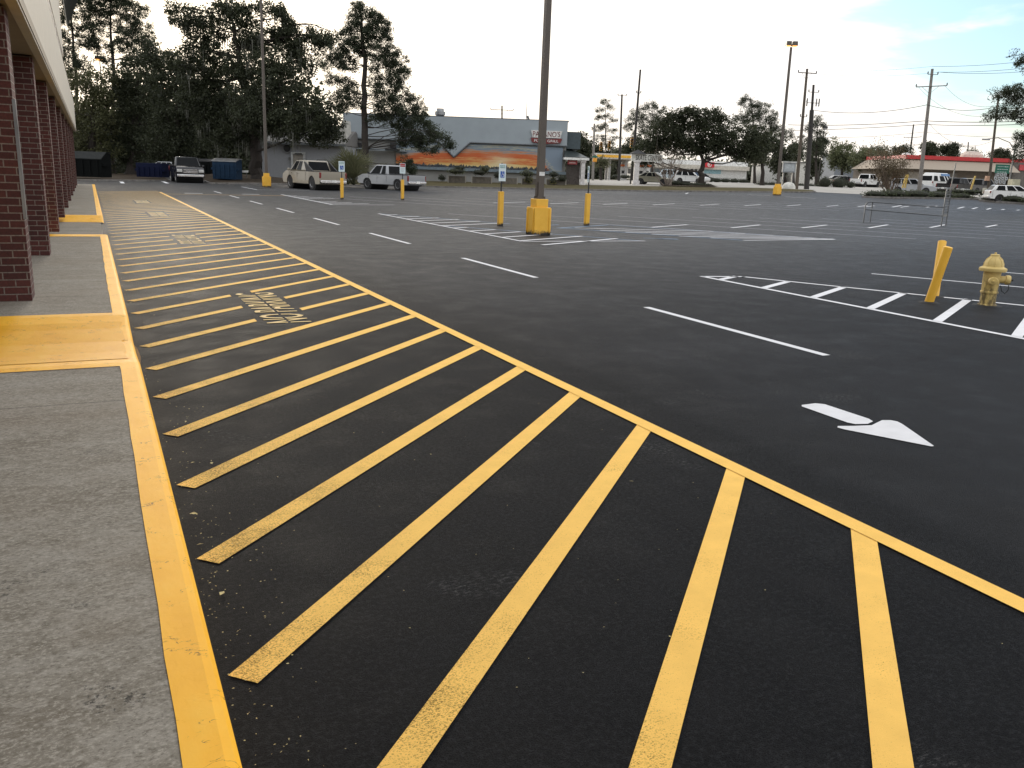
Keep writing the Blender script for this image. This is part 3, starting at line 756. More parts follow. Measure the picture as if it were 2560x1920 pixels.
bo_ = q.build('bonnet', M_HYD, hy, smooth=True)
MB().lathe([(.046, .685), (.05, .69), (.05, .712), (.04, .715)], 16).build('bonnet_cap', M_HYD, bo_, smooth=True)
MB().lathe([(.013, .712), (.012, .74)], 5).build('operating_nut', M_HYD, bo_)
for ax, sgn, r, L, n in (('X', 1, .062, .20, 'pumper_nozzle'), ('Y', -1, .052, .165, 'hose_nozzle'), ('Y', 1, .045, .155, 'hose_nozzle')):
    q = MB(); pr = [(r * .8, .06 * sgn), (r * .8, (L - .055) * sgn), (r, (L - .05) * sgn), (r * 1.05, (L - .02) * sgn), (r * .9, L * sgn), (r * .3, (L + .003) * sgn)]
    q.lathe(pr, 20, (0, 0, .375 if ax == 'X' else .36), ax)
    no = q.build(n, M_HYD, hy, smooth=True)
    q = MB(); q.lathe([(.018, L * sgn), (.016, (L + .03) * sgn)], 5, (0, 0, .375 if ax == 'X' else .36), ax); q.build('cap_nut', M_HYD if ax == 'Y' else M_BLACK, no)
q = MB(); q.tube([(.19, -.02, .31), (.19, -.03, .24), (.16, -.04, .19), (.12, -.05, .22), (.10, -.05, .30)], .005, 5); q.build('chain', M_BLACK, hy)
q = MB(); q.lathe([(.17, -.003), (.15, .008), (.106, .012)], 24); q.build('tar_collar', mat('black tar patch', (.012, .012, .012), .8, scale=20), hy)

# cart return rack
M_RACK = mat('dull galvanised tube', (.11, .115, .12), .5, .3)
A1, A2, B1, B2 = [cE(*p) for p in ((435, 430), (510, 422), (1295, 472), (1345, 465))]
A1, A2, B1, B2 = [Vector((p[0], p[1], terr(*p))) for p in (A1, A2, B1, B2)]
rk = empty('cart_return_rack', A1); tag(rk, 'low galvanised cart return rack with tall ladder panel end', 'cart rack')
def L_(p, h): return p - A1 + Vector((0, 0, h))
for n_, pts, r in (('rail', [L_(A1, 0), L_(A1, .78), L_(A1, .90) + (B1 - A1) * .02, L_(A1, .94) + (B1 - A1) * .06, L_(B1, .84)], .028),
                   ('rail', [L_(A1, .60), L_(B1, .47)], .028), ('rail', [L_(A2, 0), L_(A2, .84), L_(A2, .93) + (A1 - A2) * .12, L_(A1, .94) + (B1 - A1) * .06], .026),
                   ('rail', [L_(A1, .60), L_(A2, .60)], .024),
                   ('end_frame', [L_(B1, 0), L_(B1, 1.55), L_(B1, 1.66) + (B2 - B1) * .15, L_(B2, 1.66) + (B1 - B2) * .15, L_(B2, 1.55), L_(B2, 0)], .028)):
    MB().tube(pts, r, 8).build(n_, M_RACK, rk, smooth=True)
q = MB(); dv = B2 - B1
for k in range(9):
    z = .55 + .12 * k; q.tube([L_(B1, z), L_(B2, z)], .011, 5)
for f_ in (.25, .5, .75): q.tube([L_(B1 + dv * f_, .5), L_(B1 + dv * f_, 1.6)], .008, 5)
q.build('ladder_panel', M_RACK, rk)
MB().box(L_(B1 + dv * .5, .48), (dv.length * .8, .02, .10), math.atan2(dv.y, dv.x)).build('small_plate', M_GREYP, rk)
MB().tube([L_(B1 + dv * .8, 1.55), L_(B1 + dv * .85 + Vector((.05, -.02, 0)), 2.75)], .024, 8).build('flag_pole', M_GREYP, rk)

# ================================================================ UTILITY POLES, WIRES, SIGNALS
M_CONCP = mat('pale weathered pole', (.20, .185, .17), .85, var=.2, scale=3)
M_DPOLE = mat('dark creosoted pole', (.035, .032, .030), .85)
M_INS = mat('insulator grey', (.12, .12, .12), .5)
def upole(u, vb, ut, vt, D, label, m=None, r=.15, arms=(), name='utility_pole', cat='utility pole', extra=None):
    """arms: (height fraction, half length m, tilt)"""
    a = pt(u, vb, D); g = terr(a.x, a.y); a.z = g - .05; b_ = pt(ut, vt, D)
    t = empty(name, a); tag(t, label, cat, 'utility poles along the road')
    d = b_ - a; MB().tube([(0, 0, 0), d], [r, r * .62], 10).build('pole', m or M_WOODP, t, smooth=True)
    for fr_, hl_, tl in arms:
        c = d * fr_; x = Vector((RT[0], RT[1], 0)); q = MB()
        e1, e2 = c - x * hl_ - Vector((0, 0, tl)) - Vector((FW[0], FW[1], 0)) * r, c + x * hl_ + Vector((0, 0, tl)) - Vector((FW[0], FW[1], 0)) * r
        q.tube([e1, e2], .055 if hl_ > .8 else .035, 6); ao = q.build('crossarm', m or M_WOODP, t)
        for e in (e1, e2): MB().tube([e, e + Vector((0, 0, .10)), e + Vector((0, 0, .28))], [.03, .07, .05], 7).build('insulator', M_INS, ao)
        if hl_ > .8:
            q = MB(); 
            for s_ in (-1, 1): q.tube([c + x * s_ * hl_ * .55 + Vector((0, 0, tl * s_ * .5)), c - Vector((0, 0, .7))], .02, 4)
            q.build('brace', m or M_WOODP, t)
    return t, a, d
def at(a, d, f): return a + d * f
pA = upole(1991, 471, 2018, 172, 100, 'brown wooden utility pole with braced top crossarm right of the lit lamp', r=.2, arms=((.965, 1.0, -.02), (.61, .35, 0)))
pB = upole(2016, 474, 2034, 212, 101, 'dark utility pole with drop gear beside the brown crossarm pole', M_DPOLE, .2, ((.93, .55, 0), (.83, .7, 0)))
q = MB(); q.tube([(0, 0, 0), pB[2] * .765], [.30, .24], 10); q.build('dark_sleeve', M_DPOLE, pB[0])
for s_ in (-.6, .45, .75): MB().tube([pB[2] * .83 + Vector((RT[0] * s_, RT[1] * s_, -.35)), pB[2] * .83 + Vector((RT[0] * s_, RT[1] * s_, .5))], .07, 7).build('transformer_fuse', M_INS, pB[0])
pC = upole(2298, 478, 2331, 172, 92, 'tall pale pole with tilted crossarm rising behind the low hedge', M_CONCP, .22, ((.865, 1.55, .12), (.955, .5, 0)))
pD = upole(2470, 486, 2497, 235, 86, 'plain dark pole next to the green route sign', M_WOODP, .15)
pE = upole(2267, 455, 2284, 311, 190, 'small dark utility pole with two short arms over the tan roof', M_DPOLE, .22, ((.8, 1.8, .15), (.68, 1.6, .1)))
upole(2419, 440, 2421, 355, 210, 'tiny distant pole behind the tan restaurant roof', M_DPOLE, .2, ((.9, 1.6, 0),))
upole(1547, 452, 1555, 236, 130, 'thin dark pole with a tiny top arm before the fuel canopy', M_DPOLE, .2, ((.985, .6, 0),))
pF = upole(1578, 455, 1601, 174, 108, 'leaning tall dark pole beside the yellow traffic signal', M_DPOLE, .18, ((.80, .25, 0),))
upole(1482, 450, 1486, 309, 128, 'short grey pole left of the fuel canopy', M_CONCP, .2)
upole(1255, 440, 1255, 264, 150, 'distant utility pole poking above the grey restaurant roof', M_DPOLE, .2, ((.94, 1.9, 0), (.5, 1.3, .0)))
M_WIRE = mat('black power line', (.02, .02, .02), .5)
def wire(p, q_, sag, label, r=.022, grp='power lines'):
    p = Vector(p); q_ = Vector(q_); b = MB(); n = 18; o = p.copy()
    b.tube([p + (q_ - p) * (i / n) - Vector((0, 0, 4 * sag * (i / n) * (1 - i / n))) - o for i in range(n + 1)], r * .75, 4, False)
    w = b.build('power_line', M_WIRE, loc=o); tag(w, label, 'power line', grp); return w
Dw = 96
wire(pt(2018, 172, 100), pt(2331, 166, 92), .3, 'topmost power line between the brown pole and the pale pole', .014)
wire(pt(2035, 184, 100), pt(2345, 181, 92), .3, 'second power line from the top between the brown and pale poles', .014)
wire(pt(2331, 166, 92), pt(2620, 146, 84), .2, 'topmost power line running from the pale pole to the right edge')
wire(pt(2345, 180, 92), pt(2620, 163, 84), .2, 'upper power line just under the topmost one, right of the pale pole')
wire(pt(2345, 180, 92), pt(2620, 173, 84), .25, 'third line from the top, right of the pale pole')
wire(pt(2036, 276, 100), pt(2318, 262, 92), .5, 'slack cable halfway up between the dark pole and the pale pole', .035)
wire(pt(2318, 262, 92), pt(2490, 268, 86), .4, 'slack cable halfway up between the pale pole and the sign pole', .03)
wire(pt(1970, 312, 102), pt(2314, 302, 92), .2, 'long taut cable crossing behind the lamp post to the pale pole', .04)
wire(pt(2314, 302, 92), pt(2640, 298, 84), .2, 'long taut cable from the pale pole towards the pine at right', .04)
wire(pt(1975, 326, 102), pt(2312, 311, 92), .1, 'lower taut cable crossing just below the long one', .035)
wire(pt(2312, 311, 92), pt(2640, 305, 84), .2, 'lower taut cable right of the pale pole', .035)
wire(pt(1990, 341, 104), pt(2310, 330, 96), .3, 'faint lowest cable left of the pale pole', .02)
wire(pt(2310, 330, 96), pt(2640, 340, 90), .3, 'faint lowest cable right of the pale pole', .02)
wire(pt(2360, 212, 92), pt(2500, 262, 86), .9, 'service drop curving from the right end of the tilted crossarm', .016)
wire(pt(2293, 214, 92), pt(2500, 285, 80), 1.2, 'service drop curving from the left end of the tilted crossarm', .016)
wire(pt(2316, 300, 92), pt(2480, 353, 90), 1.3, 'deeply sagging drop line under the pale pole', .022)
wire(pt(1800, 288, 118), pt(2000, 271, 100), .3, 'thin line over the dark pine running left of the lamp post', .012)
wire(pt(1483, 345, 128), pt(1580, 342, 108), .2, 'thin signal span wire across the trees at the junction', .02)
def signal(u, v, D, label, face=(.42, .20, .01)):
    c = pt(u, v, D); t = empty('traffic_signal', c, VIEW_ROT); tag(t, label, 'traffic signal', 'traffic signals at the junction')
    MB().box((0, 0, 0), (.36, .25, 1.15)).build('housing', mat('signal yellow', face, .5), t, bevel=.03)
    for i, cc in enumerate(((.10, .01, .01), (.12, .07, .01), (.01, .10, .04))):
        z = .36 - .36 * i; ln = MB().lathe([(.13, -.13), (.13, -.14), (.05, -.155)], 14, (0, 0, z), 'Y').build('lens', mat('signal lens %s' % ('red', 'amber', 'green')[i], cc, .3), t)
        MB().tube([(0, -.12, z + .02), (0, -.34, z)], .15, 10, False).build('visor', M_DARK, ln)
    MB().tube([(0, 0, .55), (0, 0, .95)], .03, 6).build('hanger', M_DARK, t)
signal(1502, 366, 122, 'left hanging traffic signal before the dark trees')
signal(1523, 363, 124, 'middle hanging traffic signal, dark and turned away')
signal(1579, 357, 107, 'largest traffic signal right against the tall leaning pole')
t = empty('crossing_signal_box', pt(1487, 400, 118), VIEW_ROT); tag(t, 'orange yellow pedestrian signal box low on the grey pole', 'signal box')
MB().box((0, 0, 0), (.55, .3, .5)).build('housing', mat('signal amber box', (.75, .32, .03), .5), t, bevel=.03); MB().box((0, 0, .42), (.7, .05, .2)).build('street_name_blade', mat('sign green blade', (.01, .14, .09), .5), t)
# two more area lamps seen only as heads on slim posts
def slim_lamp(u, v, D, label, lit=False, drop=True):
    a = pt(u, v, D); g = terr(a.x, a.y); t = empty('area_lamp', (a.x, a.y, g)); tag(t, label, 'area lamp'); h = a.z - g
    MB().tube([(0, 0, 0), (0, 0, h)], [.09, .05], 8).build('pole', M_DPOLE, t)
    hd = MB().box((0, 0, h + .1), (.85, .6, .32), VIEW_ROT, .85).build('lamp_head', M_DARK, t)
    MB().box((0, 0, h - .09), (.66, .48, .16), VIEW_ROT).build('lens', M_GLOW if lit else M_LAMP, hd)
slim_lamp(2061, 320, 130, 'dark twin headed lamp on a slim post beside the far pine')
slim_lamp(249, 147, 95, 'lit orange lamp glowing in front of the left pines', True)
a = pt(2535, 385, 110); t = empty('street_light', (a.x, a.y, terr(a.x, a.y))); tag(t, 'far street light with long curved arm at the right edge', 'street light')
h = pt(2535, 365, 110).z - terr(a.x, a.y)
MB().tube([(0, 0, 0), (0, 0, h)], .1, 8).build('pole', M_GREYP, t)
e = pt(2462, 362, 110) - a; MB().tube([(0, 0, h - .6), Vector((0, 0, h + .2)) + e * .2, (e.x * .6, e.y * .6, h + .9), (e.x, e.y, h + .7)], .05, 6).build('arm', M_GREYP, t)
MB().box((e.x, e.y, h + .65), (1.0, .3, .18), VIEW_ROT).build('lamp_head', M_ALU, t, bevel=.04)

# ================================================================ BUILDINGS ACROSS THE LOT
def plane_pt(u, v, D, O):
    """photo pixel -> local (x, z) on a wall D metres ahead; O world origin of the building"""
    p = pt(u, v, D) - O; return (p.x * RT[0] + p.y * RT[1], p.z)
def bl(root_u, D, name, label, cat='building', group=None):
    o = gd(root_u, D); t = empty(name, o, VIEW_ROT); tag(t, label, cat, group); return t, o
M_RW = mat('blue grey stucco', (.30, .34, .37), .9, var=.07, scale=.6)
M_RW2 = mat('pale grey stucco', (.27, .27, .26), .9, var=.1, scale=.8)
M_RDK = mat('slate parapet cap', (.10, .11, .12), .7)
D0 = 95
R0, O = bl(1134, D0, 'restaurant_building', 'grey blue restaurant with sunset mural and V shaped parapet', 'restaurant')
def q2(u, v): return plane_pt(u, v, D0, O)
xL, xR = q2(861, 440)[0], q2(1412, 440)[0]
zt1, zt2 = q2(861, 284)[1], q2(1412, 303)[1]; ztop = (zt1 + zt2) / 2
MB().box(((xL + xR) / 2, 9.2, ztop / 2 - .2), (xR - xL, 18, ztop + .2)).build('wall', M_RW2, R0)
zl = q2(1300, 361.5)[1]; ap = q2(1135, 393); sh1, sh2 = q2(1097, 357), q2(1176, 358)
b = MB(); b.prism([(xL - .05, zl), (xL - .05, ztop), (xR + .05, ztop), (xR + .05, zl), (sh2[0], zl), ap, (sh1[0], zl)], -.15, .19, 'XZ'); b.build('parapet', M_RW, R0)
b = MB()
for p, q_ in (((xL, zl), (sh1[0], zl)), ((sh1[0], zl), ap), (ap, (sh2[0], zl)), ((sh2[0], zl), (xR + .1, zl))):
    b.tube([(p[0], -.2, p[1]), (q_[0], -.2, q_[1])], .09, 4)
b.build('moulding', M_RDK, R0)
MB().box(((xL + xR) / 2, 9.2, ztop + .04), (xR - xL + .3, 18.4, .12)).build('parapet_cap', M_RDK, R0)
zb = q2(1300, 429)[1]
MB().box(((sh1[0] - 4 + xR) / 2 - .0, -.06, zb), (xR - sh1[0] + 4.2, .34, .30)).build('ledge', mat('blue grey ledge', (.15, .19, .22), .8), R0)
# mural
def mural_mat():
    m, nt, b = newmat('painted sunset mural'); t = N(nt, 'ShaderNodeUVMap'); s = N(nt, 'ShaderNodeSeparateXYZ'); nt.links.new(t.outputs[0], s.inputs[0])
    def mp(sc):
        k = N(nt, 'ShaderNodeMapping'); k.inputs['Scale'].default_value = sc; nt.links.new(t.outputs[0], k.inputs[0]); return k.outputs[0]
    st = noise(nt, 1, 6, .7, mp((4, 9, 1)), .6); st2 = noise(nt, 1, 4, .7, mp((9, 34, 1)), .5)
    v = mth(nt, 'ADD', s.outputs[1], mth(nt, 'MULTIPLY', mth(nt, 'SUBTRACT', st, .5), .55))
    v = mth(nt, 'ADD', v, mth(nt, 'MULTIPLY', mth(nt, 'SUBTRACT', st2, .5), .55))
    # orange band is highest near the middle, pure blue at the right end
    du = mth(nt, 'ABSOLUTE', mth(nt, 'SUBTRACT', s.outputs[0], .60)); v = mth(nt, 'ADD', v, mth(nt, 'MULTIPLY', mth(nt, 'POWER', du, 2), .8))
    r = N(nt, 'ShaderNodeMapRange', interpolation_type='SMOOTHSTEP'); nt.links.new(s.outputs[0], r.inputs[0]); r.inputs[1].default_value = .84; r.inputs[2].default_value = .97
    v = mth(nt, 'ADD', v, mth(nt, 'MULTIPLY', r.outputs[0], .8))
    col = ramp(nt, v, [(.10, (.62, .47, .20)), (.22, (.55, .32, .10)), (.30, (.50, .10, .03)), (.40, (.58, .33, .12)), (.47, (.48, .09, .03)), (.62, (.50, .13, .04)), (.70, (.42, .27, .18)), (.76, (.22, .24, .27)), (.84, (.15, .22, .29)), (.90, (.40, .38, .28)), (.97, (.20, .25, .31))])
    # bright sun streak
    sx = mth(nt, 'ABSOLUTE', mth(nt, 'ADD', mth(nt, 'SUBTRACT', s.outputs[0], .62), mth(nt, 'MULTIPLY', mth(nt, 'SUBTRACT', st, .5), .25)))
    g = ramp(nt, sx, [(.0, 1.0), (.11, 0.0)]); gv = ramp(nt, mth(nt, 'ADD', s.outputs[1], mth(nt, 'MULTIPLY', mth(nt, 'SUBTRACT', st2, .5), .5)), [(.35, .8), (.62, 0.0)])
    col = mixc(nt, mth(nt, 'MULTIPLY', g, gv), col, (.68, .60, .38))
    # skyline along the foot
    k1 = noise(nt, 1, 5, .75, mp((34, .01, 1))); lim = mth(nt, 'ADD', .04, mth(nt, 'MULTIPLY', mth(nt, 'MAXIMUM', mth(nt, 'SUBTRACT', k1, .40), 0), .62))
    sk = mth(nt, 'LESS_THAN', s.outputs[1], lim); dk = ramp(nt, noise(nt, 1, 3, .8, mp((60, 18, 1))), [(.45, (.02, .025, .035)), (.6, (.08, .09, .10)), (.66, (.35, .22, .10))])
    sk = mth(nt, 'MULTIPLY', sk, ramp(nt, s.outputs[0], [(.9, 1.0), (.95, .0)]))
    nt.links.new(mixc(nt, sk, col, dk), b.inputs['Base Color']); b.inputs['Roughness'].default_value = .85; return m
x0 = q2(990, 400)[0]; zc0, zc1 = zb + .16, zl - .05
mu = MB().add([(x0, -.045, zc0), (xR - .35, -.045, zc0), (xR - .35, -.045, zc1), (x0, -.045, zc1), (x0, .05, zc0), (xR - .35, .05, zc0), (xR - .35, .05, zc1), (x0, .05, zc1)], [(0, 1, 2, 3), (4, 7, 6, 5), (0, 4, 5, 1), (1, 5, 6, 2), (2, 6, 7, 3), (3, 7, 4, 0)]).build('mural', mural_mat(), R0, fix=False)
uvl = mu.data.uv_layers.new(name='UVMap')
for p in mu.data.polygons:
    for li in p.loop_indices:
        c = mu.data.vertices[mu.data.loops[li].vertex_index].co; uvl.data[li].uv = ((c.x - x0) / (xR - .35 - x0), (c.z - zc0) / (zc1 - zc0))
# rooftop exhaust fan, mast, left ledge with window units
fc = q2(1097, 290); MB().lathe([(.3, ztop), (.32, ztop + .1), (.56, ztop + .3), (.57, ztop + .62), (.43, ztop + .64), (.40, ztop + .92), (.36, ztop + .95)], 18, (fc[0], 1.5, 0)).build('exhaust_fan', M_ALU, R0)
mc = q2(1316, 297); MB().tube([(mc[0], 3, ztop), (mc[0], 3, q2(1316, 225)[1])], [.05, .02], 5).build('mast', M_ALU, R0)
MB().tube([(mc[0] + .3, 1, ztop), (mc[0] + .1, 1, ztop + .5)], .12, 6).build('vent_pipe', M_RDK, R0)
zz = q2(940, 374)[1]; xa, xb = q2(868, 374)[0], q2(1018, 374)[0]
MB().box(((xa + xb) / 2, -.35, zz), (xb - xa, .6, .18)).build('ledge', M_RW, R0)
for u in (897, 984):
    cc = q2(u, 364); ac = MB().box((cc[0], -.22, cc[1]), (.65, .45, .62)).build('window_unit', M_DARK, R0, bevel=.02)
    MB().box((cc[0], -.6, cc[1] - .42), (1.6, .5, .14)).build('bracket', M_DARK, ac)
# lettered sign
sg = empty('restaurant_sign', O + Vector((RT[0], RT[1], 0)) * q2(1366, 342)[0] + Vector((0, 0, q2(1366, 342)[1])) - Vector((FW[0], FW[1], 0)) * .32, VIEW_ROT)
tag(sg, 'curved white over dark red restaurant letter sign high on the blue grey wall', 'sign')
ws = m_px(74, D0)
MB().prism([(-ws / 2, .62), (ws / 2, .62), (ws / 2 - .18, -.12), (-ws / 2 + .18, -.12)], -.02, .12, 'XZ').build('upper_panel', mat('sign cream panel', (.62, .62, .60), .5), sg)
MB().prism([(-ws / 2 - .02, -.15), (0, -.24), (ws / 2 + .02, -.15), (ws / 2 - .15, -.62), (0, -.74), (-ws / 2 + .15, -.62)], -.03, .12, 'XZ').build('lower_panel', mat('sign dark red', (.16, .02, .02), .5), sg)
q = MB(); text_into(q, "PAISANO'S", .56, fr((0, -.02, -.02), (1, 0, 0), (0, 0, 1)), .02, None, ws - .42); q.build('lettering', mat('letter dark red', (.13, .012, .015), .5), sg)
q = MB(); text_into(q, 'PIZZA GRILL', .26, fr((0, -.03, -.56), (1, 0, 0), (0, 0, 1)), .02, None, ws - .75); q.build('small_lettering', M_WHITE, sg)
# portico at the right end
pz = gd(1445, D0); 
px0, px1 = q2(1412, 400)[0], q2(1462, 400)[0]; ze = q2(1436, 394)[1]; zr = q2(1425, 378)[1]
b = MB(); b.add([(px0 - .1, -2.2, ze), (px1 + .2, -2.2, ze), (px1 + .2, 6, ze), (px0 - .1, 6, ze), (px0 - .1, .8, zr + .3), (px0 + .6, 1.6, zr + .3), (px0 - .1, 3.2, zr + .3)], [(0, 1, 5, 4), (1, 2, 5), (2, 3, 6, 5), (4, 5, 6), (0, 3, 2, 1), (0, 4, 6, 3)])
b.build('portico_roof', mat('dark standing seam metal', (.035, .045, .045), .45, .3), R0)
MB().box(((px0 + px1) / 2 + .05, 1.9, ze - .16), (px1 - px0 + .5, 8.4, .24)).build('portico_fascia', M_WHITE, R0)
for yy in (-1.9, 5.6):
    xc = q2(1454, 430)[0]; MB().box((xc, yy, (ze - .3) / 2), (.42, .42, ze - .3)).box((xc, yy, .25), (.6, .6, .5)).box((xc, yy, ze - .4), (.56, .56, .22)).build('portico_column', mat('cream column', (.55, .53, .52), .6), R0, bevel=.02)
MB().box((q2(1432, 430)[0], .2, 1.3), (1.5, .2, 2.6)).build('entrance_door', mat('brown door glass', (.05, .04, .035), .3), R0)
MB().box((q2(1423, 330)[0] , 9, ztop / 2 + 1.5), (2.6, 17, ztop - 5)).build('side_wing', mat('dark slate wall', (.06, .08, .09), .8), R0)
sg2 = empty('entrance_sign', O + Vector((RT[0], RT[1], 0)) * q2(1429, 404)[0] + Vector((0, 0, q2(1429, 404)[1])) - Vector((FW[0], FW[1], 0)) * 1.6, VIEW_ROT); tag(sg2, 'small red entrance sign hanging under the portico roof', 'sign')
MB().box((0, 0, 0), (m_px(23, 93), .12, .62)).build('panel', mat('sign bright red', (.42, .05, .06), .5), sg2); 
q = MB(); q.box((0, -.07, -.14), (.7, .02, .12)); text_into(q, 'Paisanos', .2, fr((0, -.065, .03), (1, 0, 0), (0, 0, 1)), .01, None, .75); q.build('lettering', mat('letter pink white', (.7, .5, .5), .5), sg2)

# planter boxes along the mural wall
M_PL = mat('grey weathered planter boards', (.13, .115, .095), .9, var=.3)
for i, (u0, u1, lab) in enumerate(((1122, 1163, 'first planter box, left end of the row under the mural'), (1181, 1228, 'second planter box from the left under the mural'), (1254, 1292, 'third planter box from the left, behind the wheelchair sign'), (1305, 1340, 'fourth planter box, just left of the big lamp pole'), (1366, 1413, 'fifth planter box, right of the big lamp pole'))):
    D = 90; w = m_px(u1 - u0, D); c = gd((u0 + u1) / 2, D, 460); t = empty('planter_box', c, VIEW_ROT); tag(t, lab, 'planter box', 'planter boxes along the wall')
    zt = pt((u0 + u1) / 2, 440 + (u0 - 1120) * .037, D).z - c.z
    b = MB(); b.box((0, -.4, zt / 2), (w, .06, zt)).box((0, .4, zt / 2), (w, .06, zt)).box((-w / 2, 0, zt / 2), (.06, .8, zt)).box((w / 2, 0, zt / 2), (.06, .8, zt)); b.build('box_boards', M_PL, t)
    MB().box((0, 0, zt - .1), (w - .08, .74, .05)).build('soil', M_LITTER, t)
    for s_ in (-1, 1): MB().box((s_ * w / 2, -.46, zt / 2 + .05), (.09, .09, zt + .12)).build('corner_post', mat('pale post', (.32, .30, .26), .8), t)

# low grey annex on the left
DA = 88; R1, OA = bl(757, DA, 'annex_building', 'low grey annex with a framed back door behind the beige truck', 'building')
def qa(u, v): return plane_pt(u, v, DA, OA)
zt = qa(760, 360)[1]; x0a, x1a = qa(655, 400)[0], qa(862, 400)[0]
MB().box(((x0a + x1a) / 2, 6, zt / 2), (x1a - x0a, 12, zt)).build('wall', mat('annex grey wall', (.27, .28, .30), .9, var=.06), R1)
b = MB(); zr = qa(760, 318)[1]; b.add([(x0a - .3, -.5, zt), (x1a + .1, -.5, zt), (x1a + .1, 12.3, zt), (x0a - .3, 12.3, zt), (x0a, 6, zr), (x1a, 6, zr)], [(0, 1, 5, 4), (2, 3, 4, 5), (0, 4, 3), (1, 2, 5), (0, 3, 2, 1)]); b.build('roof', mat('grey shingle', (.13, .125, .12), .95, var=.25), R1)
MB().box(((x0a + x1a) / 2, -.52, zt), (x1a - x0a + .4, .06, .22)).build('gutter', M_RDK, R1)
d0, d1 = qa(729, 400)[0], qa(763, 400)[0]; dz_ = qa(746, 387)[1]
dr = MB().box(((d0 + d1) / 2, -.03, dz_ / 2), (d1 - d0 - .3, .1, dz_)).build('door', mat('tan steel door', (.26, .24, .21), .7), R1)
b = MB(); b.box((d0 + .07, -.06, dz_ / 2 + .05), (.2, .16, dz_ + .1)).box((d1 - .07, -.06, dz_ / 2 + .05), (.2, .16, dz_ + .1)).box(((d0 + d1) / 2, -.06, dz_ + .15), (d1 - d0 + .06, .16, .2)); b.build('door_frame', mat('pale door frame', (.45, .46, .46), .7), dr)
vc = qa(718, 371); MB().tube([(vc[0] + .42 * math.cos(a * .524), -.08, vc[1] + .42 * math.sin(a * .524)) for a in range(13)], .07, 6).build('vent_ring', M_ALU, R1)
MB().lathe([(.34, -.05), (.3, -.1), (.05, -.12)], 14, (vc[0], 0, vc[1]), 'Y').build('vent_fan', M_DARK, R1)
vc = qa(683, 365); MB().box((vc[0], -.1, vc[1]), (.35, .2, .2)).build('wall_lamp', M_LAMP, R1); vc = qa(724, 397); MB().box((vc[0], -.08, vc[1]), (.18, .12, .3)).build('meter_box', M_GREYP, R1)
vc = qa(747, 384); MB().box((vc[0], -.15, vc[1]), (.7, .2, .1)).build('door_lamp', M_DARK, R1)
# bright shed-like wing between annex and restaurant
R2, OB = bl(850, 90, 'side_lean_to', 'narrow pale lean-to between the annex and the grey restaurant', 'lean-to')
def qb(u, v): return plane_pt(u, v, 90, OB)
b = MB(); b.prism([(qb(833, 0)[0], 0), (qb(833, 0)[0], qb(850, 352)[1]), (qb(856, 300)[0], qb(856, 300)[1]), (qb(862, 300)[0], qb(862, 300)[1]), (qb(868, 0)[0], 0)], 0, 3, 'XZ'); b.build('wall', mat('pale board wall', (.42, .41, .37), .9), R2)
b = MB(); b.prism([(qb(826, 386)[0], qb(826, 386)[1]), (qb(850, 368)[0], qb(850, 368)[1]), (qb(852, 372)[0], qb(852, 372)[1]), (qb(828, 392)[0], qb(828, 392)[1])], -1.5, .1, 'XZ'); b.build('canopy', M_DARK, R2)

# fuel canopy and shop beyond the road
DG = 150; R3, OG = bl(1540, DG, 'fuel_station_canopy', 'fuel station canopy with white and yellow fascia band', 'fuel canopy')
def qg(u, v): return plane_pt(u, v, DG, OG)
a0, a1 = qg(1486, 390)[0], qg(1640, 390)[0]; z1, z0 = qg(1530, 384)[1], qg(1530, 397)[1]
MB().box(((a0 + a1) / 2, 4, (z0 + z1) / 2), (a1 - a0, 9, z1 - z0)).build('fascia', mat('fascia white', (.62, .60, .55), .5), R3)
MB().box(((a0 + a1) / 2 + .4, 3.99, (z0 + z1) / 2 - .02), (a1 - a0 + .04, 9.1, (z1 - z0) * .5)).build('yellow_band', mat('fascia yellow', (.80, .42, .04), .5), R3)
MB().box(((a0 + a1) / 2, 4, z0 - .03), (a1 - a0 - .1, 8.9, .06)).build('soffit', mat('canopy soffit', (.35, .30, .24), .8), R3)
for u in (1525, 1567, 1615):
    for yy in (1.5, 6.5): MB().box((qg(u, 430)[0], yy, z0 / 2), (.45, .45, z0)).build('column', mat('grey column', (.42, .41, .40), .6), R3)
for i, u in enumerate((1556, 1600, 1615)):
    c = gd(u, DG + 2.5); t = empty('fuel_pump', c, VIEW_ROT); tag(t, ('left', 'middle', 'right')[i] + 'most white fuel pump with orange top under the yellow canopy', 'fuel pump', 'fuel pumps')
    MB().box((0, 0, 1.1), (1.0, .6, 2.2)).build('cabinet', M_WHITE, t, bevel=.04); MB().box((0, 0, 2.5), (1.5, .7, .35)).build('topper', mat('orange topper', (.6, .14, .03), .5), t)
    MB().box((0, -.31, 1.4), (.6, .03, .5)).build('display', M_DARK, t)
DS = 165; R4, OS = bl(1730, DS, 'convenience_store', 'long low white shop with a square red sign over glass doors', 'shop')
def qs(u, v): return plane_pt(u, v, DS, OS)
a0, a1 = qs(1590, 420)[0], qs(1868, 420)[0]; zt = qs(1730, 401)[1]; zm = qs(1730, 414)[1]; zg = qs(1730, 420)[1]
MB().box(((a0 + a1) / 2, 8, zg / 2), (a1 - a0, 16, zg)).build('wall', mat('shop white wall', (.52, .52, .50), .8), R4)
MB().box(((a0 + a1) / 2, 7.9, (zg + zm) / 2), (a1 - a0 + .6, 17, zm - zg + .3)).build('awning_band', mat('shop cream band', (.48, .45, .39), .8), R4)
MB().box(((a0 + a1) / 2, 8.2, (zm + zt) / 2), (a1 - a0 + .2, 16, zt - zm)).build('roof_band', mat('shop bright metal', (.70, .71, .70), .5), R4)
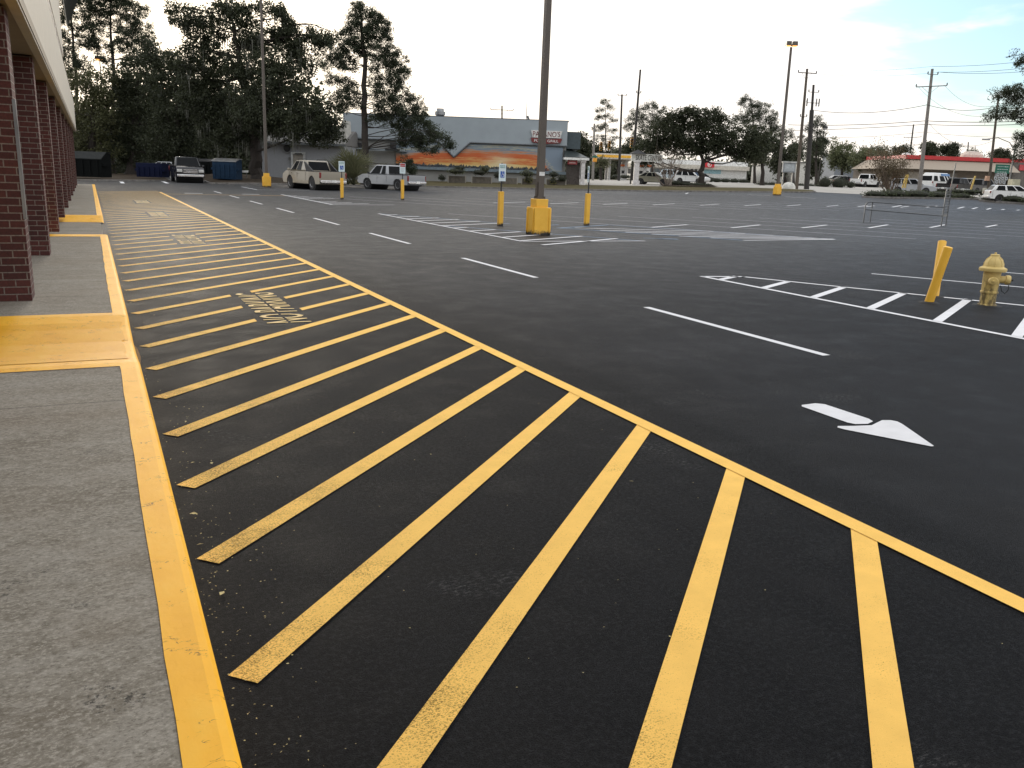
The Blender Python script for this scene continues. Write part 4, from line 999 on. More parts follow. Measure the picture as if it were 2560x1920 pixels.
for u0, u1, c in ((1598, 1620, (.10, .10, .10)), (1715, 1742, (.09, .06, .05)), (1798, 1842, (.20, .34, .38)), (1650, 1700, (.12, .14, .15))):
    b0, b1 = qs(u0, 0)[0], qs(u1, 0)[0]; zz0, zz1 = qs(u0, 435)[1], qs(u0, 422)[1]
    w = MB().box(((b0 + b1) / 2, -.03, (zz0 + zz1) / 2), (b1 - b0, .1, zz1 - zz0)).build('window', mat('shop glass %d' % u0, c, .3), R4)
b0, b1 = qs(1760, 0)[0], qs(1781, 0)[0]; zz1 = qs(1770, 421)[1]
dr = MB().box(((b0 + b1) / 2, -.05, zz1 / 2), (b1 - b0, .14, zz1)).build('door', mat('shop door dark', (.05, .05, .05), .3), R4)
b = MB()
for f_ in (0, .5, 1): b.box((b0 + (b1 - b0) * f_, -.14, zz1 / 2), (.18, .06, zz1))
b.box(((b0 + b1) / 2, -.14, zz1), (b1 - b0, .06, .2)).box(((b0 + b1) / 2, -.14, zz1 * .45), (b1 - b0, .06, .12)); b.build('door_frame', M_WHITE, dr)
c = qs(1771, 412); sg = empty('shop_sign', OS + Vector((RT[0], RT[1], 0)) * c[0] + Vector((0, 0, c[1])) - Vector((FW[0], FW[1], 0)) * .9, VIEW_ROT); tag(sg, 'square red sign with a white letter K in a ring on the white shop', 'sign')
MB().box((0, 0, 0), (1.85, .2, .95)).build('panel', mat('sign signal red', (.50, .02, .03), .5), sg)
q = MB(); text_into(q, 'K', .55, fr((0, -.12, -.27), (1, 0, 0), (0, 0, 1)), .02); q.build('lettering', M_WHITE, sg)
MB().tube([(.36 * math.cos(a * .4488), -.12, .36 * math.sin(a * .4488)) for a in range(15)], .05, 4).build('ring', M_WHITE, sg)
b = MB()
# tan restaurant with red roof edge
DR = 128; R5, OR = bl(2430, DR, 'takeaway_building', 'tan fast food restaurant with red roof edge and deep sloping eave', 'restaurant')
def qr(u, v): return plane_pt(u, v, DR, OR)
a0, a1 = qr(2262, 400)[0], qr(2528, 400)[0]; zt = qr(2400, 393)[1]; zr = qr(2400, 401)[1]; ze = qr(2400, 427)[1]
MB().box(((a0 + a1) / 2 + 3, 10, ze / 2), (a1 - a0 + 6, 18, ze)).build('wall', mat('tan brown wall', (.20, .17, .14), .9), R5)
b = MB(); b.add([(a0 - 1.6, -2.2, ze), (a1 + .4, -2.2, ze), (a1, .2, zr), (a0, .2, zr), (a0 - 1.6, 16, ze), (a0, 14, zr), (a1 + .4, 16, ze), (a1, 14, zr)], [(0, 1, 2, 3), (0, 3, 5, 4), (4, 5, 7, 6), (3, 2, 7, 5), (0, 4, 6, 1), (1, 6, 7, 2)])
b.build('eave_roof', mat('tan metal eave', (.32, .27, .215), .8, var=.06), R5)
MB().box(((a0 + a1) / 2 + 3, 7, (zt + zr) / 2), (a1 - a0 + 6, 14.5, zt - zr + .1)).build('red_band', mat('roof edge red', (.42, .022, .025), .5), R5)
MB().box((a1 + 3.2, 6.5, zr / 2), (6, 14, zr)).build('end_wing', mat('grey brown end wall', (.12, .11, .10), .9), R5)
MB().lathe([(1.6, zt), (1.5, zt + .5), (1.0, zt + .95), (.2, zt + 1.1)], 18, (qr(2528, 0)[0], 4, 0)).build('roof_dome', mat('pale dome', (.50, .42, .36), .7), R5)
MB().lathe([(.7, zt), (.6, zt + .4), (.1, zt + .55)], 14, (qr(2360, 0)[0], 5, 0)).build('roof_vent', M_WHITE, R5)
for u0, u1, m in ((2270, 2292, M_DARK), (2300, 2318, mat('brick brown panel', (.16, .07, .05), .8)), (2412, 2442, M_DARK), (2448, 2470, mat('tan poster glass', (.20, .18, .16), .4)), (2340, 2408, mat('cream panel', (.40, .37, .32), .8))):
    b0, b1 = qr(u0, 0)[0], qr(u1, 0)[0]; MB().box(((b0 + b1) / 2, .95, ze / 2 - .1), (b1 - b0, .12, ze - .5)).build('window' if m is M_DARK else 'wall_panel', m, R5)
MB().box((a1 + 2.2, -.6, qr(2545, 419)[1]), (2.4, .2, .8)).build('side_sign', mat('sign bright red', (.42, .05, .06), .5), R5)
# plain background buildings glimpsed through the trees
for u0, u1, vt, D, lab, c in ((2085, 2180, 385, 175, 'grey background building with blank wall behind the round bushes', (.22, .24, .27)), (1990, 2035, 408, 165, 'white rounded background building between the twin poles', (.55, .54, .50)), (1905, 1960, 412, 168, 'small white background house under the dark tree', (.50, .50, .48)),
                              (505, 590, 424, 112, 'dim grey building glimpsed behind the blue bin', (.25, .24, .22)), (2220, 2262, 432, 140, 'pale boundary wall beyond the white pickup', (.34, .33, .30))):
    t, o = bl((u0 + u1) / 2, D, 'background_building', lab, 'building'); w = m_px(u1 - u0, D); z = pt((u0 + u1) / 2, vt, D).z - o.z
    MB().box((0, 4, z / 2), (w, 8, z)).build('wall', mat('bg wall %d' % u0, c, .9), t); MB().box((0, 4, z + .1), (w + .4, 8.4, .2)).build('roof', M_GREYP, t)

# ---------------------------------------------------------------- free-standing signs and bins
t = empty('monument_sign', gd(1589, 103), VIEW_ROT)
t.location = gd(1589, 103); tag(t, 'cream pillar sign with dark capital letters and a small dark roof', 'sign')
hh = pt(1589, 386, 103).z - t.location.z
MB().box((0, 0, hh * .40), (.58, .58, hh * .8)).box((0, 0, .25), (.85, .85, .5)).box((0, 0, hh * .78), (.8, .75, .25)).build('pillar', mat('cream column', (.55, .53, .52), .6), t, bevel=.02)
MB().box((1.1, 0, hh * .9), (3.6, .5, hh * .24)).build('panel', mat('sign cream board', (.50, .50, .46), .6), t)
b = MB(); b.add([(-.9, -.6, hh * 1.02), (1.0, -.6, hh * 1.02), (1.0, .6, hh * 1.02), (-.9, .6, hh * 1.02), (0, 0, hh * 1.16)], [(0, 1, 4), (1, 2, 4), (2, 3, 4), (3, 0, 4), (0, 3, 2, 1)]); b.build('cap_roof', M_DARK, t)
q = MB(); text_into(q, 'SKATE CENTER', hh * .17, fr((1.3, -.26, hh * .82), (1, 0, 0), (0, 0, 1)), .02, None, 3.0); q.build('lettering', M_DARK, t)
t = empty('price_sign', gd(1968, 104), VIEW_ROT); tag(t, 'grey cabinet sign on two legs left of the brown wooden pole', 'sign'); z1 = pt(1968, 407, 104).z - t.location.z; z0 = pt(1968, 431, 104).z - t.location.z
MB().box((0, 0, (z0 + z1) / 2), (m_px(30, 104), .5, z1 - z0)).build('cabinet', mat('sign grey cabinet', (.26, .28, .30), .6), t, bevel=.03)
MB().box((0, -.27, (z0 + z1) / 2), (m_px(24, 104), .03, (z1 - z0) * .7)).build('face_panel', mat('sign dull face', (.36, .39, .41), .6), t)
MB().box((0, 0, z1 + .08), (m_px(34, 104), .7, .16)).build('cap', mat('sign pale cap', (.45, .46, .45), .6), t)
for s_ in (-1, 1): MB().box((s_ * .55, 0, z0 / 2), (.14, .3, z0)).build('leg', M_GREYP, t)
# green route sign assembly
DGS = 84; t = empty('road_sign', gd(2500, DGS), VIEW_ROT); tag(t, 'green highway sign above rows of white route shields beside the dark pole', 'road sign'); g0 = t.location.z
def zz_(v): return pt(2500, v, DGS).z - g0
for s_ in (-1, 1): MB().tube([(s_ * .5, .05, 0), (s_ * .5, .05, zz_(412))], .05, 6).build('post', M_ALU, t)
pn = MB().box((.0, -.03, (zz_(411) + zz_(433)) / 2), (m_px(34, DGS), .05, zz_(411) - zz_(433))).build('panel', mat('sign forest green', (.005, .11, .07), .5), t)
q = MB(); 
rq = random.Random(4)
for i in range(3):
    z = zz_(411) - .2 - .25 * i; x = -.5
    while x < .45: w = rq.uniform(.06, .2); q.box((x + w / 2, -.065, z), (w, .01, .06)); x += w + .05
q.build('sign_lines', mat('sign soft white', (.45, .52, .50), .6), pn)
for r_, (v, n) in enumerate(((437, 3), (446, 4), (455, 3))):
    for i in range(n):
        x = (i - (n - 1) / 2) * .34; sh = MB().prism([(x - .13, zz_(v) - .1), (x, zz_(v) - .17), (x + .13, zz_(v) - .1), (x + .13, zz_(v) + .15), (x - .13, zz_(v) + .15)], -.07, -.04, 'XZ').build('route_shield', mat('shield grey white', (.40, .42, .43), .6), t)
        MB().box((x, -.075, zz_(v)), (.11, .01, .1)).build('shield_mark', M_DARK, sh)
# slanted yellow guard stakes beyond the hedge
def stake(u, v, ut, vt, D, label, c=(.55, .38, .09)):
    a = pt(u, v, D); b_ = pt(ut, vt, D); o = MB().tube([(0, 0, 0), b_ - a], .085, 6).build('guy_guard', mat('faded yellow guard', c, .6), loc=a); tag(o, label, 'guard stake', 'slanted yellow guard stakes')
stake(2256, 470, 2266, 437, 90, 'left of the two yellow guard stakes by the silver wagon'); stake(2262, 470, 2270, 436, 90, 'right of the two yellow guard stakes by the silver wagon')
stake(2427, 474, 2438, 440, 88, 'lone slanted yellow guard stake in front of the dark grey pickup')
def post(u, v, vt, D, w, c, name, label, cat):
    a = pt(u, v, D); o = MB().box((0, 0, (pt(u, vt, D).z - a.z) / 2), (w, w, pt(u, vt, D).z - a.z), VIEW_ROT, .9).build(name, mat(label[:24], c, .7), loc=a, bevel=.02); tag(o, label, cat)
post(2460, 484, 470, 84, .3, (.42, .40, .33), 'marker_post', 'short cream marker post at the foot of the dark pole', 'post')
post(2467, 452, 440, 86, .35, (.50, .30, .20), 'wrapped_notice', 'pinkish notice wrapped round the dark pole', 'notice')
post(2530, 484, 448, 80, .8, (.36, .34, .24), 'utility_cabinet', 'cream cabinet with dark top behind the white hatchback', 'cabinet')
t = empty('white_dome', gp(1971, 474), 0); tag(t, 'small white dome shaped cover on the verge left of the wooden pole', 'dome')
MB().lathe([(.75, 0), (.72, .35), (.5, .68), (.2, .80), (.02, .82)], 20).build('shell', mat('dull white dome', (.50, .49, .45), .7), t, smooth=True)
# bins
M_BIN = {'navy': mat('navy steel bin', (.005, .008, .028), .7, spec=.12), 'blue': mat('dusty blue steel bin', (.014, .032, .062), .75, spec=.10), 'black': mat('black steel bin', (.005, .006, .006), .75, spec=.08)}
def bin_(u, v, D, w, h, m, label, lid=None, sl=.25, deep=1.6):
    o = gd(u, D); o.z += .1; t = empty('dumpster', o, VIEW_ROT); tag(t, label, 'dumpster', 'steel dumpsters under the left trees')
    b = MB(); b.prism([(0, .12), (0, h - sl), (deep * .55, h), (deep, h), (deep, .12)], -w / 2, w / 2, 'YZ'); b.build('body', M_BIN[m], t, bevel=.02)
    b = MB()
    for i in range(5): b.box((-w / 2 + (i + .5) * w / 5, -.05, h * .45), (.08, .1, h * .6))
    b.build('ribs', M_BIN[m], t)
    for s_ in (-1, 1): MB().box((s_ * (w / 2 + .08), .6, h * .55), (.16, 1.0, .18)).build('lift_pocket', M_BIN[m], t)
    if lid:
        b = MB(); b.prism([(-.06, h - sl + .01), (-.06, h - sl + .08), (deep * .55, h + .09), (deep + .05, h + .09), (deep + .05, h + .01), (deep * .55, h + .01)], -w / 2 - .04, w / 2 + .04, 'YZ'); b.build('lid', lid, t)
bin_(210, 460, 64, 2.7, 1.85, 'black', 'black dumpster with sloping lid against the left tree line', mat('black bin lid', (.008, .010, .010), .7, spec=.15), .5)
bin_(374, 455, 72, 2.1, 1.25, 'navy', 'open topped navy dumpster left of the black pickup', None, 0)
bin_(562, 455, 74, 2.0, 1.75, 'blue', 'dusty blue dumpster with pale metal top at the earth bank', M_ALU, .2)
bin_(508, 455, 82, 1.5, 1.7, 'black', 'black dumpster half hidden by the black pickup', M_DARK, .2)
t = empty('white_trough', pt(612, 429, 76), VIEW_ROT); tag(t, 'small white trough shape in front of the oak trunk', 'trough'); MB().prism([(-.25, .1), (.28, .1), (.24, -.08), (-.2, -.08), (-.3, 0)], -.15, .15, 'XZ').build('body', M_WHITE, t)
MB().box((.15, 0, -.3), (.06, .06, .5)).build('stand', M_GREYP, t)

# ================================================================ VEHICLES
M_RIM = mat('bright alloy rim', (.50, .50, .51), .35, .6)
def paint(name, c, metal=.15, rough=.38): return mat('car paint ' + name, c, rough, metal, var=.02, scale=.6, coat=.35)
def vehicle(name, cat, label, loc, yaw, L, Wd, body, col, cabin, wheels, wr=.38, tint=None, group=None, bed=None, sail=False, lower=None, plate_=True, hub=None, rack=False):
    """local +x is the front. body: side outline points (x,z) of the top, rear to front; cabin: (rear base x, rear roof x, front roof x, windscreen base x, belt z, roof z)"""
    t = empty(name, loc, yaw); tag(t, label, cat, group)
    gz = .30 if wr < .36 else .38
    hw = Wd / 2
    # profile with wheel arches
    prof = list(body)                    # rear bumper top ... hood front, clockwise from rear low
    low = []
    arch = wr + .07
    for wx in sorted(wheels, reverse=True):
        low.append((wx + arch, gz))
        for k in range(1, 8):
            a = math.pi * k / 8; low.append((wx + arch * math.cos(a), gz + max(0, (arch + wr - gz) * math.sin(a)) * .98))
        low.append((wx - arch, gz))
    poly = [(-L / 2 + .06, gz + .02)] + prof + [(L / 2 - .08, gz + .02)] + low
    b = MB(); lay = ((-hw, .0), (-hw + .01, .0))
    n = len(poly); zb = cabin[4]
    def yk(z, s): # gentle barrel of the flanks
        k = (z - gz) / max(.1, (zb - gz)); return s * (hw - .05 * (abs(k - .45) * 1.6) ** 2)
    vs = []
    for s in (-1, -.88, .88, 1):
        for x, z in poly:
            sh = 0 if abs(s) < 1 else .0
            zz = z - (.035 if abs(s) == 1 and z > zb - .25 else 0); xx = x * (1 - (.012 if abs(s) == 1 else 0))
            vs.append((xx, yk(z, s if abs(s) < 1 else (1 if s > 0 else -1)), zz))
    fs = [tuple(range(n)), tuple(range(4 * n - 1, 3 * n - 1, -1))]
    for l in range(3):
        for i in range(n): fs.append((l * n + i, l * n + (i + 1) % n, (l + 1) * n + (i + 1) % n, (l + 1) * n + i))
    b.add(vs, fs); bo = b.build('body', col, t, smooth=True)
    # cabin
    rb, rr_, fr2, fb, zb, zt = cabin; cw, tw = hw - .03, hw - .20
    c8 = [(rb, -cw, zb), (fb, -cw, zb), (fb, cw, zb), (rb, cw, zb), (rr_, -tw, zt), (fr2, -tw, zt), (fr2, tw, zt), (rr_, tw, zt)]
    cb = MB(); cb.add(c8, [(0, 1, 5, 4), (1, 2, 6, 5), (2, 3, 7, 6), (3, 0, 4, 7), (4, 5, 6, 7), (0, 3, 2, 1)]); ca = cb.build('cabin', col, t, bevel=.10)
    V = [Vector(p) for p in c8]
    def pane(a, b_, c, d, u0, u1, v0, v1, nm, m=M_GLASS, off=.012):
        # quad on face a,b,c,d (bottom l, bottom r, top r, top l)
        def pq(u, v): return (a.lerp(b_, u)).lerp(d.lerp(c, u), v)
        q4 = [pq(u0, v0), pq(u1, v0), pq(u1, v1), pq(u0, v1)]; nn = (q4[1] - q4[0]).cross(q4[3] - q4[0]).normalized()
        cen = (V[0] + V[6]) / 2
        if nn.dot(q4[0] - cen) < 0: nn = -nn
        m_ = MB(); m_.add([p + nn * off for p in q4] + [p - nn * .01 for p in q4], [(0, 1, 2, 3), (4, 7, 6, 5), (0, 4, 5, 1), (1, 5, 6, 2), (2, 6, 7, 3), (3, 7, 4, 0)]); return m_.build(nm, m, t)
    pane(V[1], V[2], V[6], V[5], .07, .93, .06, .92, 'windscreen'); pane(V[3], V[0], V[4], V[7], .09, .91, .12, .88, 'rear_window')
    sw = tint or ([(.08, .43), (.48, .88)] if cat == 'pickup truck' else [(.08, .32), (.36, .62), (.66, .92)])
    for i, (u0, u1) in enumerate(sw):
        for s in (0, 1):
            if s == 0: A_, B_, C_, D_ = V[0], V[1], V[5], V[4]
            else: A_, B_, C_, D_ = V[3], V[2], V[6], V[7]
            # keep the panes off the sloping ends
            pane(A_, B_, C_, D_, u0, u1, .10, .90, 'side_window')
    # wheels
    hubm = hub or M_RIM
    for wx in wheels:
        for s in (-1, 1):
            w = MB(); w.lathe([(wr * .55, -.11), (wr * .9, -.115), (wr, -.08), (wr, .08), (wr * .9, .115), (wr * .55, .11)], 22, (0, 0, 0), 'Y')
            wo_ = w.build('wheel', M_BLACK, t, smooth=True, loc=(wx, s * (hw - .14), wr))
            rm = MB(); rm.lathe([(wr * .58, s * .09), (wr * .60, s * .118), (wr * .54, s * .10), (wr * .15, s * .085), (.01, s * .10)], 20, (0, 0, 0), 'Y')
            rm_o = rm.build('rim', hubm, wo_, smooth=True)
            sp = MB()
            for k in range(5):
                a = k * 1.2566; d_ = Vector((math.cos(a), 0, math.sin(a))); e_ = Vector((-math.sin(a), 0, math.cos(a)))
                c1_ = [d_ * wr * .2 + e_ * .035, d_ * wr * .2 - e_ * .035, d_ * wr * .52 - e_ * .02, d_ * wr * .52 + e_ * .02]
                for g_ in (.35,): 
                    a2 = a + .628; dd = Vector((math.cos(a2), 0, math.sin(a2))) * wr * g_
                    sp.add([dd + Vector((.03, s * .112, 0)), dd + Vector((0, s * .112, .045)), dd + Vector((-.03, s * .112, 0)), dd + Vector((0, s * .112, -.045)), dd * 1.35 + Vector((0, s * .113, 0))], [(0, 1, 2, 3)])
            sp.build('rim_openings', M_DARK, rm_o)
        ar = MB(); ar.lathe([(arch - .01, -hw + .06), (arch - .01, hw - .06)], 18, (wx, 0, wr), 'Y'); 
        ar.build('wheel_well', M_BLACK, t)
    ub = MB(); ub.box((0, 0, gz + .02), (L * .9, Wd * .8, .16)); ub.build('underbody', M_BLACK, t)
    fz = max(z for x, z in body if x > L / 2 - .3); rz_ = [z for x, z in body if x < -L / 2 + .12]; rz_ = max(rz_)
    big = cat == 'pickup truck' or cat == 'van'
    fbm = MB(); fbm.box((L / 2 - .02, 0, gz + .17), (.16, Wd * .95, .20)); fbm.build('front_bumper', M_CHROME if big else (col if not lower else lower), t, bevel=.04)
    rbm = MB(); rbm.box((-L / 2 + .0, 0, gz + .17), (.18, Wd * .95, .20)); rbm.build('rear_bumper', M_CHROME if big else col, t, bevel=.04)
    gr = MB(); gr.box((L / 2 - .005, 0, (fz + gz) / 2 + .12), (.05, Wd * .52, (fz - gz) * .42)); go = gr.build('grille', M_DARK, t)
    gb = MB()
    for k in range(3): gb.box((L / 2 + .025, 0, (fz + gz) / 2 + .12 + (k - 1) * (fz - gz) * .14), (.03, Wd * .5, .045))
    gb.build('grille_bars', M_CHROME if big else M_DARK, go)
    for s in (-1, 1):
        MB().box((L / 2 - .02, s * Wd * .38, (fz + gz) / 2 + .15), (.08, Wd * .18, (fz - gz) * .28)).build('headlight', M_LAMP, t, bevel=.02)
        th = .38 if cat == 'pickup truck' else .22
        MB().box((-L / 2 + .05, s * (hw - .085), rz_ - th * .62), (.09, .15, th)).build('tail_lamp', M_RED, t, bevel=.02)
        MB().box((fb - .28 if fb else 0, s * (hw + .09), zb + .10), (.10, .18, .15)).build('side_mirror', M_DARK if not lower else col, t, bevel=.03)
        for hx in ([(rb + fb) / 2 - .05, (rb + fb) / 2 + .85] if len(sw) > 1 else [(rb + fb) / 2]):
            MB().box((hx, s * (hw - .005), zb - .14), (.17, .03, .03)).build('door_handle', M_CHROME if big else col, t)
        sd = MB()
        for hx in (rb + .1, (rb + fb) / 2, fb - .15): sd.box((hx, s * (hw - .004), (zb + gz) / 2 + .05), (.012, .012, (zb - gz) * .75))
        sd.build('door_gaps', M_DARK, t)
        if lower: MB().box((0, s * (hw - .006), gz + .12), (abs(wheels[0] - wheels[1]) - 2 * arch, .03, .20)).build('side_moulding', lower, t)
    if plate_: MB().box((-L / 2 - .10, 0, gz + .22), (.02, .32, .15)).build('licence_plate', M_WHITE, t)
    if bed:
        x0b, x1b, zbd = bed
        MB().box(((x0b + x1b) / 2, 0, zbd + .005), (x1b - x0b - .16, Wd - .34, .02)).build('bed_cover' if sail else 'bed_floor', M_DARK, t)
        for s in (-1, 1): MB().box(((x0b + x1b) / 2, s * (hw - .09), zbd + .02), (x1b - x0b - .05, .09, .035)).build('bed_rail', M_DARK if sail or True else col, t)
        MB().box((x0b + .03, 0, zbd - .22), (.03, .34, .10)).build('tailgate_handle', M_DARK, t) if False else None
        if sail:
            for s in (-1, 1):
                q = MB(); q.prism([(rb + .1, zb - .03), (rb - 1.05, zb - .03), (rb - .75, zb + .10), (rr_ - .05, zt - .10), (rr_ + .1, zt - .08)], s * (hw - .10) - .04, s * (hw - .10) + .04, 'XZ'); q.build('sail_panel', M_DARK, t)
    if rack:
        for s in (-1, 1): MB().tube([(rr_ + .1, s * (tw - .1), zt + .02), (rr_ + .2, s * (tw - .1), zt + .09), (fr2 - .2, s * (tw - .1), zt + .09), (fr2 - .1, s * (tw - .1), zt + .02)], .02, 6).build('roof_rail', M_DARK, t)
    return t
def car_at(wr_px, wf_px, wbase):
    """place by the ground contact of the visible rear and front wheels; returns midpoint and yaw, scaled to the wheelbase"""
    a, b_ = gp(*wr_px), gp(*wf_px); d = (b_ - a); m = (a + b_) / 2
    return m, math.atan2(d.y, d.x)
def pickup(L=5.8, zb=1.10, zt=1.86, cab=(-.55, -.35, 1.05, 1.75), hood=1.12, bedz=1.12):
    body = [(-L / 2, .62), (-L / 2, bedz), (cab[0] + .02, bedz), (cab[0] + .04, zb), (cab[3] - .1, zb), (cab[3] + .1, hood), ((cab[3] + L / 2) / 2 + .1, hood - .02), (L / 2 - .32, hood - .07), (L / 2 - .12, hood - .15), (L / 2 - .03, hood - .28), (L / 2, .62)]
    return body, (*cab, zb - .02, zt)
def sedan(L=4.8):
    return [(-L / 2, .55), (-L / 2 + .03, .92), (-L / 2 + .3, .98), (-L / 2 + .9, .97), (.95, .93), (L / 2 - .5, .80), (L / 2 - .08, .68), (L / 2, .50)], (-L / 2 + .55, -.95, .35, 1.15, .93, 1.44)
def suv(L=4.7, zt=1.70):
    return [(-L / 2, .60), (-L / 2 + .02, 1.0), (-L / 2 + .12, 1.04), (.9, 1.02), (1.15, 1.0), (L / 2 - .35, .92), (L / 2 - .05, .80), (L / 2, .55)], (-L / 2 + .12, -L / 2 + .5, .35, 1.2, 1.0, zt)
c_beige = paint('champagne', (.31, .28, .225)); c_silv = paint('silver', (.30, .31, .325)); c_white = paint('white', (.66, .66, .65), 0); c_black = paint('black', (.010, .010, .012), .2, .15)
c_gold = paint('dull gold', (.26, .25, .19)); c_grey = paint('dark grey', (.045, .043, .042)); c_lblue = paint('pale blue', (.45, .52, .56), .2); c_sky = mat('van blue top', (.06, .20, .45), .35, coat=.5)
# champagne sport truck with sail panels
b_, c_ = pickup(5.6, 1.20, 1.90, (-.85, -.55, 1.0, 1.85), 1.20, 1.20)
m, yw = car_at((797, 476), (706, 469), 3.3)
Da = 63.5
pa = gd(757, Da, 470); pa2 = pt(757, 470, Da)
yawA = VIEW_ROT + math.radians(180 - 33)
vehicle('pickup_truck', 'pickup truck', 'champagne crew cab pickup with dark sail panels and covered bed', gd(785, 60, 470), VIEW_ROT + math.radians(180 - 50), 5.6, 2.0, b_, c_beige, c_, (-1.65, 1.65), .43, [(.30, .55), (.60, .88)], None, (-2.78, -.9, 1.20), True, mat('tan side moulding', (.33, .29, .22), .5), hub=M_CHROME, rack=True)
b_, c_ = pickup(5.3, 1.06, 1.74, (-.55, -.35, .85, 1.60), 1.08, 1.08)
vehicle('pickup_truck', 'pickup truck', 'silver extended cab pickup parked beside the pine trunk', gd(978, 64, 470), VIEW_ROT + math.radians(180 - 38), 5.3, 1.85, b_, c_silv, c_, (-1.6, 1.6), .38, [(.10, .32), (.40, .86)], None, (-2.62, -.6, 1.08), )
b_, c_ = pickup(5.8, 1.20, 1.94, (-1.1, -.9, .85, 1.65), 1.28, 1.25)
vehicle('pickup_truck', 'pickup truck', 'black pickup with chrome grille facing the camera by the bins', gd(467, 69, 460), VIEW_ROT - math.radians(90 - 21 - 6), 5.8, 2.03, b_, c_black, c_, (-1.8, 1.85), .42, None, None, (-2.85, -1.2, 1.25), hub=M_CHROME)
b_, c_ = sedan(); vehicle('parked_car', 'car', 'pale rounded car mostly hidden behind the black pickup', gd(416, 80, 455, .05), VIEW_ROT + math.radians(170), 4.6, 1.8, b_, c_silv, c_, (-1.35, 1.4), .33)
b_, c_ = sedan(4.75); vehicle('parked_car', 'car', 'dull gold sedan beside the cream sign pillar', gd(1633, 108, 463, .02), VIEW_ROT + math.radians(-24), 4.75, 1.8, b_, c_gold, c_, (-1.38, 1.4), .34)
b_, c_ = suv(); vehicle('parked_car', 'car', 'white hatchback SUV left of the oak trunk', gd(1728, 118, 460, .02), VIEW_ROT + math.radians(-35), 4.4, 1.8, b_, c_white, c_, (-1.3, 1.35), .35)
b_, c_ = suv(4.9, 1.78); vehicle('parked_car', 'car', 'pale blue white SUV with dark windows behind the bare tree', gd(1690, 124, 460, .02), VIEW_ROT + math.radians(-30), 4.9, 1.85, b_, c_lblue, c_, (-1.4, 1.45), .36)
b_, c_ = pickup(5.6, 1.12, 1.84, (-.7, -.5, .9, 1.65), 1.12, 1.12)
vehicle('pickup_truck', 'pickup truck', 'white pickup driving on the pale road by the round bushes', gd(2163, 128, 468, .02), VIEW_ROT + math.radians(38), 5.6, 1.95, b_, c_white, c_, (-1.7, 1.7), .38, None, None, (-2.75, -.8, 1.12))
b_, c_ = suv(4.9, 1.62); vehicle('parked_car', 'car', 'silver wagon behind the low hedge left of the pale pole', gd(2278, 98, 475, .02), VIEW_ROT + math.radians(-22), 4.9, 1.85, b_, c_silv, c_, (-1.4, 1.45), .34)
body = [(-2.7, .6), (-2.7, 1.25), (-2.6, 1.3), (1.5, 1.28), (1.75, 1.15), (2.5, 1.02), (2.68, .92), (2.7, .6)]
vn = vehicle('conversion_van', 'van', 'white high roof conversion van with a blue swoosh', gd(2345, 112, 475, .02), VIEW_ROT + math.radians(30), 5.4, 2.0, body, c_white, (-2.66, -2.5, .75, 1.6, 1.26, 2.05), (-1.75, 1.6), .37, [(.04, .24), (.36, .60), (.66, .76), (.82, .95)])
MB().box((-.85, 0, 2.17), (3.2, 1.55, .34), 0, .86).build('raised_roof', c_white, vn, bevel=.08)
for s in (-1, 1): MB().prism([(-.9, 2.0), (.75, 2.0), (.65, 2.26), (-1.0, 2.26)], s * .79 - .02, s * .79 + .03, 'XZ').build('blue_swoosh', c_sky, vn); MB().box((.3, s * .995, .68), (2.6, .02, .5)).build('grey_flank_stripe', c_grey, vn)
b_, c_ = pickup(5.6, 1.15, 1.86, (-.7, -.5, .9, 1.65), 1.15, 1.15)
vehicle('pickup_truck', 'pickup truck', 'black pickup right beside the high roof van', gd(2388, 108, 475, .02), VIEW_ROT + math.radians(35), 5.6, 1.95, b_, c_black, c_, (-1.7, 1.7), .38)
b_, c_ = pickup(5.5, 1.15, 1.84, (-.8, -.6, .8, 1.6), 1.15, 1.15)
vehicle('pickup_truck', 'pickup truck', 'old beige pickup tail between the black and dark grey pickups', gd(2418, 113, 475, .02), VIEW_ROT + math.radians(60), 5.5, 1.95, b_, c_beige, c_, (-1.7, 1.7), .38)
vehicle('pickup_truck', 'pickup truck', 'dark grey pickup left of the green highway sign', gd(2449, 104, 475, .02), VIEW_ROT + math.radians(25), 5.5, 1.95, b_, c_grey, c_, (-1.7, 1.7), .38)
b_, c_ = suv(4.2, 1.50); vehicle('parked_car', 'car', 'white hatchback behind the rightmost low hedge', gd(2530, 79, 482, .02), VIEW_ROT + math.radians(-10), 4.2, 1.75, b_, c_white, c_, (-1.25, 1.3), .33, [(.10, .36), (.42, .66), (.70, .93)])
b_, c_ = sedan(4.5); vehicle('parked_car', 'car', 'far dark car roof between the round bushes', gd(2110, 140, 468, .02), VIEW_ROT + math.radians(5), 4.5, 1.8, b_, c_grey, c_, (-1.3, 1.35), .33)
b_, c_ = suv(4.6, 1.65); vehicle('parked_car', 'car', 'far white car peeping over the leftmost round bush', gd(2085, 148, 466, .02), VIEW_ROT + math.radians(170), 4.6, 1.8, b_, c_white, c_, (-1.3, 1.35), .34)
b_, c_ = sedan(4.5); vehicle('parked_car', 'car', 'dark car behind the white SUV at the shop front', gd(1752, 150, 455, .02), VIEW_ROT + math.radians(15), 4.5, 1.8, b_, c_grey, c_, (-1.3, 1.35), .33)

